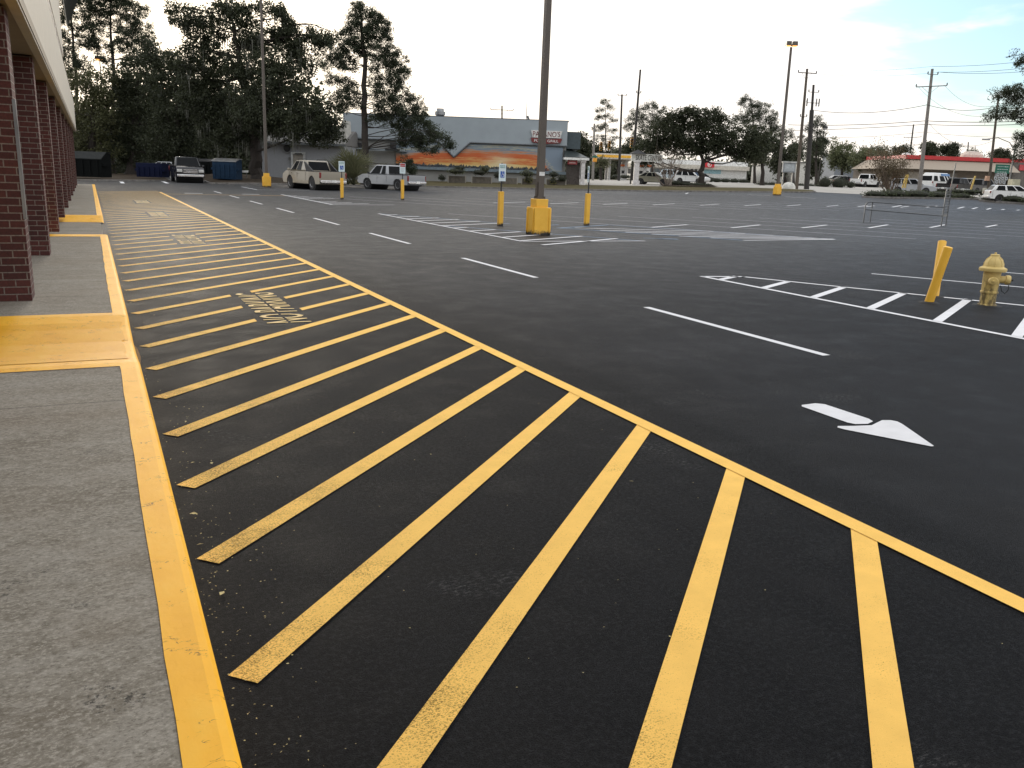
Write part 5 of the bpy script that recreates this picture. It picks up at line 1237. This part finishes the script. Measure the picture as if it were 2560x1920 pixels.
# ================================================================ VEGETATION
rng = np.random.default_rng(21)
def quads_mesh(name, C, S, m, parent, up=0.0, asp=1.0, tri=False, nrm=None):
    """leaf quads centred at C (n,3) with size S (n,)"""
    n = len(C)
    a = rng.normal(size=(n, 3)); a /= np.linalg.norm(a, axis=1)[:, None]
    if up: a[:, 2] += up; a /= np.linalg.norm(a, axis=1)[:, None]
    b = rng.normal(size=(n, 3)); b -= a * (a * b).sum(1)[:, None]; b /= np.linalg.norm(b, axis=1)[:, None]
    A = a * S[:, None]; B = b * S[:, None] * asp
    if tri: V = np.stack([C - A - B * .5, C + A, C - A + B * .5], 1); k = 3
    else: V = np.stack([C - A, C - B, C + A, C + B], 1); k = 4
    me = bpy.data.meshes.new(name); me.vertices.add(n * k); me.vertices.foreach_set('co', V.reshape(-1).astype(np.float32))
    me.loops.add(n * k); me.loops.foreach_set('vertex_index', np.arange(n * k, dtype=np.int32))
    me.polygons.add(n); me.polygons.foreach_set('loop_start', np.arange(0, n * k, k, dtype=np.int32)); me.polygons.foreach_set('loop_total', np.full(n, k, np.int32))
    me.update(calc_edges=True); me.materials.append(m)
    return link(bpy.data.objects.new(name, me), parent)
L_OAK = leaf_mat('live oak leaves', (.014, .018, .010), (.036, .042, .022)); L_PINE = leaf_mat('pine needles', (.015, .021, .013), (.038, .046, .026))
L_LIGHT = leaf_mat('lighter broad leaves', (.045, .055, .028), (.10, .11, .055)); L_RUST = leaf_mat('autumn russet leaves', (.05, .042, .022), (.095, .07, .038))
L_HEDGE = leaf_mat('low juniper green', (.025, .034, .018), (.060, .072, .036)); L_MOSS = leaf_mat('grey hanging moss', (.07, .075, .065), (.12, .12, .10))
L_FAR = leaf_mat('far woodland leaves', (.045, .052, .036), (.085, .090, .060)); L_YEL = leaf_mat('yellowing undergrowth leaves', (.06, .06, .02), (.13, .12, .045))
L_PALM = leaf_mat('palmetto blades', (.05, .055, .03), (.11, .11, .06))
def curve(a, b, bend, n=5, droop=0):
    a = Vector(a); b = Vector(b); d = b - a; s = Vector((rng.normal(), rng.normal(), rng.normal())) * d.length * bend
    return [a + d * (i / n) + s * (4 * (i / n) * (1 - i / n)) + Vector((0, 0, -droop * (i / n) ** 2)) for i in range(n + 1)]
def tree(label, trunk, D, lobes, leaf, size=.10, dens=1.0, r0=.4, name='tree', group=None, cat='tree', clump=.55, per=26, moss=0, depth_k=.8, base_v=None, pine=False, branch=1.0, hollow=0.0, up=0.0, minlimb=0, fat=1.0):
    """trunk: photo pixels from foot to tip. lobes: (u,v,ru,rv[,depth offset m]) in photo pixels, given real depth and thickness"""
    foot = pt(*trunk[0], D); gz = terr(foot.x, foot.y); foot.z = gz - .1
    t = empty(name, foot); tag(t, label, cat, group)
    path = [foot] + [pt(u, v, D) for u, v in trunk[1:]]
    tb = MB(); n = len(path)
    fine = []
    for i in range(n - 1):
        for k in range(4):
            f = k / 4; fine.append(path[i].lerp(path[i + 1], f))
    fine.append(path[-1]); N_ = len(fine)
    jit = [Vector((rng.normal(), rng.normal(), 0)) * r0 * .18 if 0 < i < N_ - 1 else Vector() for i in range(N_)]
    fine = [p + j for p, j in zip(fine, jit)]
    rad = [r0 * (1 - .82 * i / (N_ - 1)) * (1.25 if i == 0 else 1) for i in range(N_)]
    tb.tube([p - foot for p in fine], rad, 10)
    Cs = []; Fv = Vector((FW[0], FW[1], 0)); Rv = Vector((RT[0], RT[1], 0))
    for lb in lobes:
        u, v, ru, rv = lb[:4]; rv *= fat; dd = lb[4] if len(lb) > 4 else 0; dk = lb[5] if len(lb) > 5 else 1.0
        c = pt(u, v, D + dd); sx = m_px(ru, D); sz = m_px(rv, D); sy = max(.6, min(sx, sz * 1.6) * depth_k)
        vol = sx * sy * sz; nc = max(12, int(dens * dk * (5.0 if pine else 7.0) * (sx * sz + sx * sy + sy * sz) / (clump * clump * 3)))
        # limb from the nearest lower trunk node
        best = min(range(N_), key=lambda i: (fine[i] - c).length + max(0, fine[i].z - c.z) * 3 + (999 if i < N_ * .12 else 0))
        if pine: best = min(range(N_), key=lambda i: abs(fine[i].z - (c.z - .12 * (fine[i] - c).length)))
        lr = max(.03, min(rad[best] * .5, .04 + (.02 if pine else .035) * (sx + sz))) * branch
        cv = curve(fine[best], c, .08, 5, -.1 * (c - fine[best]).length * (0 if pine else 1))
        tb.tube([p - foot for p in cv], [lr * (1 - .13 * i) for i in range(6)], 6, False)
        P3 = rng.normal(size=(nc, 3)); P3 /= np.linalg.norm(P3, axis=1)[:, None]; rad3 = (hollow + (1 - hollow) * rng.random(nc)) ** .45
        P3 *= rad3[:, None]
        W3 = np.array(c)[None] + P3[:, 0:1] * sx * np.array(Rv)[None] + P3[:, 1:2] * sy * np.array(Fv)[None] + P3[:, 2:3] * sz * np.array([[0, 0, 1]])
        W3 = W3[W3[:, 2] > gz + .3]
        Cs.append(W3)
        for k in range(min(len(W3), max(4, int(nc * .09 * branch)))):
            cv2 = curve(cv[3 + k % 3], Vector(W3[k]), .1, 3); tb.tube([p - foot for p in cv2], [lr * .38, lr * .28, lr * .2, lr * .10], 4, False)
    tb.build('trunk', M_BARK, t, smooth=False, fix=False)
    Cc = np.concatenate(Cs); K = len(Cc)
    cs = clump * (.55 + .8 * rng.random(K))
    idx = np.repeat(np.arange(K), per)
    off = rng.normal(size=(len(idx), 3)); off /= np.linalg.norm(off, axis=1)[:, None]; off *= (rng.random(len(idx)) ** .5)[:, None]
    off[:, 2] *= .88 if not pine else .75
    pos = Cc[idx] + off * cs[idx][:, None]
    keep = pos[:, 2] > gz + .1; pos = pos[keep]
    S = size * (.6 + .8 * rng.random(len(pos)))
    quads_mesh('crown', pos - np.array(foot)[None], S, leaf, t, up=up, asp=(.5 if pine else .72), tri=pine)
    if moss:
        low = Cc[rng.choice(K, moss)]; n_ = 7; q = []
        lp_ = np.repeat(low, n_, 0) + rng.normal(size=(moss * n_, 3)) * .18; ln = (.5 + 1.3 * rng.random(len(lp_)))
        V = []; 
        for p_, l_ in zip(lp_, ln):
            w_ = .05; a_ = rng.random() * 6.28; dx, dy = math.cos(a_) * w_, math.sin(a_) * w_
            V += [(p_[0] - dx, p_[1] - dy, p_[2]), (p_[0] + dx, p_[1] + dy, p_[2]), (p_[0] + dx * .2, p_[1] + dy * .2, p_[2] - l_)]
        mb = MB(); mb.add([Vector(p_) - foot for p_ in V], [(3 * i, 3 * i + 1, 3 * i + 2) for i in range(len(V) // 3)]); mb.build('hanging_moss', L_MOSS, t, fix=False)
    return t
# ---- big live oak at the left
tree('huge dark live oak with spreading limbs and hanging moss', [(643, 434), (641, 380), (632, 300), (614, 215), (594, 120), (577, 40)], 78,
     [(440, 30, 20, 26), (478, 55, 42, 34), (520, 75, 48, 40), (505, 125, 40, 34), (560, 25, 44, 30), (600, 55, 38, 36), (640, 22, 44, 22), (468, 125, 24, 26),
      (612, 112, 42, 36), (700, 30, 12, 22), (716, 55, 22, 20), (655, 105, 40, 32), (700, 95, 44, 38), (740, 110, 46, 40), (790, 105, 42, 28), (820, 100, 24, 16),
      (540, 170, 56, 40, 1), (480, 180, 44, 36, 1), (610, 180, 54, 40, -1), (680, 165, 56, 42, -2), (745, 170, 46, 36, -1), (700, 220, 60, 42, -3), (640, 250, 72, 46, -2),
      (760, 262, 52, 40, -3), (560, 255, 70, 48, 1), (500, 250, 52, 50, 1), (800, 300, 52, 36, -4), (735, 310, 66, 36, -4), (840, 330, 30, 26, -4), (680, 315, 56, 34, -2), (600, 320, 66, 42), (540, 330, 52, 46, 1), (790, 345, 40, 22, -4), (640, 290, 60, 40, -4)],
     L_OAK, .085, .95, .60, moss=150, group='trees along the far side of the lot', depth_k=.85, clump=.6, per=62, fat=1.08)
tree('dense dark evergreen mass left of the live oak', [(452, 440), (448, 340), (440, 200)], 86,
     [(452, 160, 36, 30), (412, 175, 50, 50), (470, 210, 60, 55), (430, 250, 70, 60), (490, 290, 70, 60), (420, 330, 70, 60), (470, 370, 70, 50), (410, 395, 50, 34), (520, 380, 46, 40), (372, 120, 22, 34), (385, 150, 34, 40)],
     L_OAK, .10, .8, .6, group='trees along the far side of the lot', clump=.75, per=55, depth_k=.8)
tree('dark broad tree directly behind the navy dumpster', [(330, 444), (335, 330), (345, 200)], 90,
     [(345, 180, 54, 50), (300, 210, 50, 46), (360, 240, 60, 56), (300, 270, 60, 52), (350, 310, 66, 56), (300, 350, 60, 50), (360, 380, 60, 44), (300, 400, 36, 26)],
     L_OAK, .10, .8, .6, group='trees along the far side of the lot', clump=.75, per=55)
tree('olive green broad tree behind the black dumpster', [(228, 446), (232, 350), (238, 230)], 88,
     [(245, 205, 46, 40), (200, 215, 36, 40), (230, 250, 50, 44), (190, 285, 44, 46), (250, 300, 54, 50), (205, 350, 50, 46), (255, 370, 50, 42), (180, 380, 36, 40), (222, 400, 36, 26)],
     leaf_mat('olive leaves', (.035, .038, .018), (.075, .078, .036)), .10, .75, .5, group='trees along the far side of the lot', clump=.75, per=52)
PL = [(165, 10), (205, 30)]
tree('tall open pine nearest the store canopy', [(198, 442), (196, 330), (188, 170), (176, 40), (170, -80)], 92,
     [(168, 20, 30, 22), (210, 10, 26, 22), (170, 70, 30, 18), (215, 60, 22, 16), (180, -30, 50, 26), (165, 120, 26, 20), (212, 112, 20, 16), (228, 110, 18, 12), (170, 165, 26, 20), (212, 160, 26, 18), (160, 200, 30, 18), (215, 195, 20, 14), (190, -70, 40, 22)],
     L_PINE, .13, 1.0, .24, group='tall pines at left', pine=True, clump=.5, per=60, fat=1.45, hollow=.1, branch=.8)
tree('tall spreading pine behind the lit orange lamp', [(286, 442), (284, 330), (283, 150), (277, 60), (272, -60)], 93,
     [(250, 10, 30, 22), (290, 5, 36, 24), (330, 20, 26, 18), (352, 45, 24, 20), (345, 70, 20, 14), (300, 50, 36, 16), (235, 40, 28, 22), (250, 75, 26, 16), (320, 85, 40, 16), (345, 108, 36, 13), (300, 115, 40, 13), (240, 110, 24, 12), (372, 92, 16, 20), (340, 150, 30, 12), (395, 145, 40, 16), (260, 140, 22, 10), (280, -40, 60, 30)],
     L_PINE, .13, 1.0, .27, group='tall pines at left', pine=True, clump=.5, per=60, fat=1.45, hollow=.1, branch=.8)
# central pine in front of the restaurant
tree('tall lone pine in front of the grey restaurant', [(912, 431), (911, 340), (912, 240), (911, 140), (905, 60), (898, 14)], 72,
     [(893, 20, 16, 12), (912, 32, 26, 14), (884, 48, 16, 14), (930, 45, 16, 14), (952, 52, 14, 12), (905, 62, 34, 14), (958, 68, 20, 14), (880, 78, 22, 14), (932, 84, 34, 14), (965, 90, 16, 12),
      (860, 92, 18, 14), (905, 100, 34, 14), (870, 118, 30, 15), (946, 115, 34, 14), (840, 128, 24, 15), (900, 130, 28, 10), (980, 132, 26, 13), (858, 150, 34, 14), (945, 148, 36, 15), (1002, 155, 18, 12), (815, 160, 22, 20), (962, 172, 40, 14), (1010, 178, 16, 10),
      (870, 170, 30, 8), (838, 200, 26, 10), (876, 206, 24, 7), (985, 198, 30, 13), (1000, 218, 26, 10), (950, 205, 30, 12), (870, 228, 30, 13), (848, 250, 28, 15), (890, 252, 30, 13), (950, 240, 36, 14), (1000, 244, 34, 16), (1036, 256, 20, 14),
      (855, 272, 22, 10), (960, 270, 40, 15), (1010, 276, 34, 16), (1048, 282, 24, 16), (985, 300, 40, 15), (1040, 306, 36, 14), (940, 300, 26, 9), (1070, 318, 24, 13), (1020, 332, 40, 14), (1062, 345, 36, 15), (1100, 345, 26, 12), (1122, 362, 14, 7), (1075, 372, 26, 9), (1040, 358, 22, 12), (1006, 350, 10, 16), (1016, 410, 16, 12), (1030, 425, 8, 8)],
     L_PINE, .10, 1.0, .33, group=None, pine=True, clump=.42, per=66, fat=1.3, hollow=.1, branch=.6, depth_k=1.2)
# right hand trees
tree('broad dark live oak with short trunk on the road island', [(1751, 462), (1753, 430), (1756, 400), (1748, 340)], 104,
     [(1640, 372, 36, 24), (1620, 395, 22, 18), (1670, 335, 50, 34), (1720, 300, 40, 26), (1735, 282, 30, 16), (1700, 310, 44, 26), (1770, 300, 44, 26), (1750, 345, 60, 34), (1800, 320, 44, 28), (1830, 350, 50, 32), (1860, 375, 44, 24), (1700, 362, 54, 26), (1780, 366, 60, 22), (1720, 372, 50, 16), (1820, 378, 46, 14), (1650, 350, 40, 30), (1780, 285, 20, 14), (1880, 340, 40, 28), (1900, 380, 40, 24), (1610, 370, 26, 24), (1860, 392, 40, 14), (1600, 405, 18, 12), (1690, 290, 30, 16), (1660, 310, 34, 22)],
     L_OAK, .10, .9, .45, group='trees beyond the road', clump=.65, per=50, up=0)
for u, v, ru, rv, D, lab, lf, pn in (
        (1455, 372, 40, 52, 140, 'dark tree just right of the grey restaurant', L_OAK, 0), (1500, 395, 34, 46, 178, 'low bushy tree behind the short grey pole', L_OAK, 0),
        (1590, 372, 40, 50, 176, 'bushy tree behind the yellow traffic signal', L_OAK, 0), (1545, 392, 36, 30, 185, 'grey green tree low behind the fuel canopy', L_FAR, 0),
        (1905, 375, 60, 56, 116, 'dark green tree right of the road island oak', L_OAK, 0), (1960, 395, 36, 46, 120, 'rounded tree between the oak and the lamp post', L_OAK, 0),
        (2105, 395, 44, 44, 150, 'bright green rounded tree beyond the round bushes', L_LIGHT, 0), (2160, 405, 40, 36, 145, 'olive tree behind the white pickup', L_LIGHT, 0),
        (2185, 385, 44, 26, 170, 'pale crowned tree left of the tan restaurant', L_FAR, 0), (2250, 388, 44, 26, 175, 'dark tree above the left end of the tan roof', L_OAK, 0),
        (2330, 375, 26, 28, 170, 'small dark tree behind the pale pole', L_OAK, 0), (2375, 378, 32, 24, 175, 'spiky dark tree above the tan roof', L_OAK, 0), (2430, 390, 26, 16, 190, 'low tree beside the distant small pole', L_FAR, 0),
        (2500, 388, 30, 16, 180, 'low dark tree above the right end of the roof', L_OAK, 0), (2040, 400, 22, 60, 135, 'narrow tree behind the twin poles', L_OAK, 0), (1985, 380, 18, 24, 160, 'small tree behind the dark sleeve pole', L_OAK, 0)):
    lobes = [(u + rng.uniform(-.6, .6) * ru, v + rng.uniform(-.65, .55) * rv, ru * rng.uniform(.32, .55), rv * rng.uniform(.25, .42), rng.uniform(-1.5, 1.5)) for _ in range(11)] + [(u, v, ru * .6, rv * .6)]
    tree(lab, [(u, v + rv + 34), (u, v + rv * .4), (u, v - rv * .4)], D, lobes, lf, .13, .9, .3, group='trees beyond the road', clump=.8, per=36)
for trunk, D, lobes, lab in (
        ([(1516, 440), (1515, 380), (1513, 255)], 172, [(1512, 256, 14, 8), (1500, 275, 12, 7), (1526, 270, 12, 7), (1512, 290, 20, 7), (1498, 295, 12, 6), (1530, 300, 14, 6), (1510, 315, 20, 7), (1495, 322, 16, 8), (1530, 328, 14, 7), (1540, 345, 14, 6), (1500, 345, 22, 8), (1525, 360, 20, 8)], 'slender open pine beside the thin dark pole'),
        ([(1632, 440), (1634, 350), (1630, 268)], 140, [(1628, 262, 16, 10), (1645, 275, 20, 12), (1600, 280, 24, 14), (1615, 300, 26, 14), (1640, 300, 24, 14), (1580, 300, 18, 14), (1570, 320, 14, 12), (1655, 315, 20, 14), (1620, 325, 34, 14)], 'dark clumped pine left of the road island oak'),
        ([(1888, 450), (1886, 350), (1878, 250)], 128, [(1866, 246, 12, 9), (1856, 255, 10, 7), (1885, 262, 14, 8), (1905, 265, 24, 12), (1880, 280, 34, 14), (1915, 288, 32, 14), (1930, 300, 18, 12), (1890, 305, 44, 16), (1850, 300, 30, 12), (1935, 318, 14, 10), (1945, 325, 28, 12), (1970, 335, 18, 12), (1900, 330, 40, 16)], 'tall layered pine left of the lit lamp post'),
        ([(2043, 462), (2040, 380), (2044, 300)], 128, [(2046, 298, 16, 8), (2032, 310, 12, 8), (2050, 312, 14, 6), (2024, 325, 14, 8), (2050, 330, 18, 7), (2015, 345, 16, 8), (2046, 345, 16, 7), (2062, 352, 10, 5), (2020, 362, 22, 10), (2000, 368, 18, 10), (2045, 370, 20, 9), (2058, 385, 12, 8), (2030, 390, 24, 10)], 'ragged pine between the twin poles and the slim lamp'),
        ([(2630, 480), (2625, 300), (2620, 100)], 66, [(2545, 150, 18, 22), (2580, 160, 30, 26), (2500, 235, 20, 18), (2530, 240, 34, 26), (2560, 235, 30, 28), (2488, 285, 24, 18), (2520, 282, 30, 18), (2560, 290, 30, 18), (2550, 345, 16, 16), (2575, 360, 36, 30), (2545, 390, 20, 18), (2600, 250, 40, 40)], 'large pine whose boughs enter at the right edge')):
    tree(lab, trunk, D, lobes, L_PINE, .12 if D > 100 else .10, 1.1, .22, group='pines beyond the road', pine=True, clump=.55 if D > 100 else .42, per=46, hollow=.1, branch=.8, depth_k=1.2)
# crape myrtles
def multistem(label, u, vb, vt, w, D, leaf, n, per, lobes=None, col=None):
    foot = pt(u, vb, D); g = terr(foot.x, foot.y); foot.z = g; t = empty('small_tree', foot); tag(t, label, 'small tree'); b = MB(); tips = []
    for k in range(n):
        a = rng.uniform(-1, 1); top = pt(u + a * w, vt + rng.uniform(0, .4) * (vb - vt) * .6, D + rng.uniform(-1.5, 1.5)); c = curve((rng.normal() * .15, rng.normal() * .15, 0), top - foot, .05, 5)
        b.tube(c, [.06, .05, .04, .03, .02, .008], 5, False)
        for j in range(7):
            s = c[2 + j % 3]; e = s + Vector((rng.normal() * .5, rng.normal() * .5, abs(rng.normal()) * .7 + .2)); b.tube(curve(s, e, .08, 3), [.018, .013, .009, .005], 3, False); tips.append(e + foot)
            for _ in range(2): e2 = e + Vector((rng.normal() * .3, rng.normal() * .3, abs(rng.normal()) * .35)); b.tube([e, e2], [.008, .004], 3, False); tips.append(e2 + foot)
    b.build('stems', col or M_BARK, t, fix=False)
    if per:
        T = np.array([tuple(p) for p in tips]); idx = np.repeat(np.arange(len(T)), per); pos = T[idx] + rng.normal(size=(len(idx), 3)) * .3
        quads_mesh('crown', pos - np.array(foot)[None], .06 * (.6 + .8 * rng.random(len(pos))), leaf, t, asp=.6)
    return t
M_PALEST = mat('pale bare stems', (.20, .165, .14), .9, var=.2)
multistem('leafless pale multi stemmed small tree before the gold sedan', 1671, 458, 378, 44, 100, L_RUST, 14, 1, col=M_PALEST)
multistem('russet crape myrtle on the hedge island', 2229, 468, 388, 52, 84, L_RUST, 16, 15, col=mat('tan stems', (.16, .12, .09), .9))
# low planting
def bush(label, pts, D, leaf, size, n, name='hedge', cat='hedge', group=None, hcore=.72):
    """pts: (u, v_centre, ru, rv) lobes in photo pixels on the ground at depth D"""
    o = gd(pts[0][0], D[0] if isinstance(D, (list, tuple)) else D); t = empty(name, o); tag(t, label, cat, group); C = []; core = MB()
    for i, (u, v, ru, rv) in enumerate(pts):
        d = D[i] if isinstance(D, (list, tuple)) else D
        c = pt(u, v, d); sx, sz = m_px(ru, d), m_px(rv, d); sy = min(sx, 1.3); k = int(n * sx * sz * 14) + 60
        P3 = rng.normal(size=(k, 3)); P3 /= np.linalg.norm(P3, axis=1)[:, None]; P3 *= (.70 + .36 * rng.random((k, 1))) * (1 + .10 * np.sin(P3[:, 0:1] * 9 + i) * np.cos(P3[:, 1:2] * 7))
        W3 = np.array(c)[None] + P3[:, 0:1] * sx * np.array([[RT[0], RT[1], 0]]) + P3[:, 1:2] * sy * np.array([[FW[0], FW[1], 0]]) + P3[:, 2:3] * sz * np.array([[0, 0, 1.]])
        C.append(W3)
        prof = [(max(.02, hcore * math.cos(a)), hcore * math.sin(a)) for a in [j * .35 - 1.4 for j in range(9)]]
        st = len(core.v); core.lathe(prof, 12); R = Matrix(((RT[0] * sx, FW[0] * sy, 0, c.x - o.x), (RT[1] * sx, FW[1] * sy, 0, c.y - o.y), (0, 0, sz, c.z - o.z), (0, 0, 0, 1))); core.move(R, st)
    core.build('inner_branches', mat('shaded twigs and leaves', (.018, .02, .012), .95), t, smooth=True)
    W3 = np.concatenate(C); quads_mesh('foliage', W3 - np.array(o)[None], size * (.6 + .8 * rng.random(len(W3))), leaf, t, asp=.6); return t
ISL1 = [P(u, v) for u, v in ((2158, 494), (2230, 496.2), (2311, 496.8), (2380, 498), (2440, 500), (2446, 497.5))]
back1 = [P(u, v) for u, v in ((2400, 490), (2300, 488), (2190, 487), (2160, 491))]
ISL2 = [P(u, v) for u, v in ((2452, 503), (2500, 507), (2560, 511), (2640, 517))]; back2 = [P(u, v) for u, v in ((2640, 497), (2560, 494), (2470, 496), (2450, 500))]
for k_, (f_, bk_) in enumerate(((ISL1, back1), (ISL2, back2))):
    io = struct(drape([f_ + bk_], .11, 'planting_island', M_LITTER)); ke = kerb_mesh(f_ + bk_, 'island_kerb', .15, -.16, M_KERB, True); ke.parent = io
d1 = [depth(gp(u, v)) + 1.5 for u, v in ((2180, 494), (2240, 496.3), (2300, 497), (2360, 497.7), (2415, 499))]
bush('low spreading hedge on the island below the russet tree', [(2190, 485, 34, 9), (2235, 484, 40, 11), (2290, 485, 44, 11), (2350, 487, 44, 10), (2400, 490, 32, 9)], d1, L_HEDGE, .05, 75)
d2 = [depth(gp(u, v)) + 1.5 for u, v in ((2480, 505), (2530, 509), (2600, 514))]
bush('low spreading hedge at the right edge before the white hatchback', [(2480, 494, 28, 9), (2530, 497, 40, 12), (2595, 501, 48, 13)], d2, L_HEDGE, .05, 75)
bush('loose low shrubs behind the rack flag pole', [(2395, 478, 18, 6), (2425, 479, 18, 6), (2450, 480, 14, 5)], 86, L_HEDGE, .05, 70, 'shrubs', 'shrubs')
for i, (u, v, r, lab) in enumerate(((2062, 457, 19, 'leftmost dark round clipped bush by the pale road'), (2096, 460, 20, 'middle dark round clipped bush by the pale road'), (2127, 462, 12, 'smallest and rightmost dark round clipped bush'))):
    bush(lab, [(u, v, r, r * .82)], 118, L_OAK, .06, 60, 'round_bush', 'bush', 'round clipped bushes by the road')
bush('dark clipped hedge row under the lamp post by the road', [(1905 + 24 * k, 461 + .9 * k, 16, 7) for k in range(7)], 120, L_OAK, .06, 55)
bush('dark hedge strip in front of the white shop', [(1770 + 22 * k, 450 + .8 * k, 15, 6.5) for k in range(5)], 135, L_OAK, .06, 50)
bush('dark hedge strip beside the fuel station', [(1540 + 22 * k, 441 + .8 * k, 14, 5) for k in range(4)], 140, L_OAK, .06, 50)
isl = struct(drape([[P(u, v) for u, v in ((1648, 466.5), (1700, 468.5), (1795, 469.5), (1770, 461.5), (1700, 459.5), (1660, 461.5))]], .14, 'bark_island', M_LITTER))
bush('dark low shrubs round the foot of the road island oak', [(1690, 458, 16, 8), (1715, 461, 20, 6), (1745, 462, 20, 6), (1768, 463, 14, 5)], 102, L_OAK, .05, 60, 'shrubs', 'shrubs')
# plants in and beside the planter boxes
for i, (u, v, ru, rv) in enumerate(((1142, 428, 26, 9), (1150, 420, 14, 6), (1200, 431, 20, 8), (1212, 423, 12, 9), (1245, 438, 12, 9), (1258, 428, 10, 12), (1318, 434, 18, 10), (1322, 450, 12, 8), (1385, 436, 12, 8), (1383, 452, 10, 9), (1105, 444, 10, 8), (1405, 446, 12, 8))):
    bush(('wide shrub spilling over the first planter box', 'darker tuft at the back of the first planter box', 'shrub on the second planter box', 'upright tuft at the right of the second planter box', 'round shrub between the second and third boxes', 'dark upright shrub behind the wheelchair sign', 'shrub on top of the fourth planter box', 'yellowish shrub in front of the fourth planter box', 'spiky shrub on the fifth planter box', 'green gold bush in front of the fifth planter box', 'small bush at the left foot of the mural wall', 'low dark bush by the restaurant entrance')[i],
         [(u, v, ru, rv)], 89.2, L_YEL if i in (7, 9) else L_LIGHT if i % 3 == 0 else L_OAK, .06, 45, 'planter_shrub', 'shrub', 'shrubs along the mural wall')
# palmetto clump
def fan_palm(u, v, D, label, k=26, R=1.7):
    o = gd(u, D); o.z += .1; t = empty('palmetto', o); tag(t, label, 'palm'); b = MB()
    for i in range(k):
        a = rng.uniform(0, 6.283); el = rng.uniform(.45, 1.4); L = R * rng.uniform(.6, 1); d = Vector((math.cos(a) * math.cos(el), math.sin(a) * math.cos(el), math.sin(el)))
        s = d.cross(Vector((0, 0, 1))).normalized(); up = s.cross(d); b.tube([(0, 0, .1), d * L * .6], [.02, .012], 3, False)
        for j in range(11):
            f = (j - 5) / 5 * 1.1; q_ = (d * math.cos(f) + s * math.sin(f)); e = d * L * .6 + q_ * L * .6 + Vector((0, 0, -.12 * abs(f) * L)); n_ = up * .0 + (s * math.cos(f) - d * math.sin(f)) * .035
            m_ = d * L * .6 + q_ * L * .3; b.add([d * L * .6, m_ - n_, e, m_ + n_], [(0, 1, 2, 3)])
    b.build('fronds', L_PALM, t, fix=False); return t
fan_palm(884, 455, 66.5, 'spiky palmetto clump at the foot of the lone pine', 46, 3.0)
fan_palm(870, 455, 67.5, 'smaller palmetto clump left of the lone pine', 30, 2.3)
t = tree('small cabbage palm beside the fuel canopy', [(1503, 446), (1503, 420), (1503, 405)], 132, [(1503, 402, 14, 12), (1492, 408, 10, 8), (1515, 408, 10, 8)], L_PALM, .2, 1, .2, cat='palm', name='palm_tree', pine=True, clump=.6, per=24)
# undergrowth along the left verge and the woods closing the view
def woods(name, label, spans, leaf, size, per, kind='stuff'):
    C = []
    for u0, u1, vt, D, dens in spans:
        w = m_px(u1 - u0, D); n = int(w * dens)
        for _ in range(n):
            u = rng.uniform(u0, u1); d = D + rng.uniform(-4, 10); g = gd(u, d); h = max(.5, (pt(u, vt, D).z - g.z)) * rng.uniform(.45, 1.08)
            z = rng.uniform(.05, 1) ** .8 * h; C.append((g.x + rng.normal() * .6, g.y + rng.normal() * .6, g.z + z))
    C = np.array(C); idx = np.repeat(np.arange(len(C)), per); pos = C[idx] + rng.normal(size=(len(idx), 3)) * np.array([[.8, .8, .6]])
    o = quads_mesh(name, pos, size * (.6 + .8 * rng.random(len(pos))), leaf, None, asp=.7); o['kind'] = kind; o['label'] = label; return o
woods('undergrowth', 'dim undergrowth closing the view beneath the left trees', [(120, 300, 395, 104, 26), (300, 480, 400, 106, 30), (480, 655, 400, 108, 16)], L_OAK, .2, 16)
woods('left_woods', 'dark wood behind the trees on the left', [(110, 640, 250, 118, 60), (310, 520, 165, 112, 60), (480, 800, 215, 112, 46), (560, 870, 300, 120, 24)], L_OAK, .30, 14)
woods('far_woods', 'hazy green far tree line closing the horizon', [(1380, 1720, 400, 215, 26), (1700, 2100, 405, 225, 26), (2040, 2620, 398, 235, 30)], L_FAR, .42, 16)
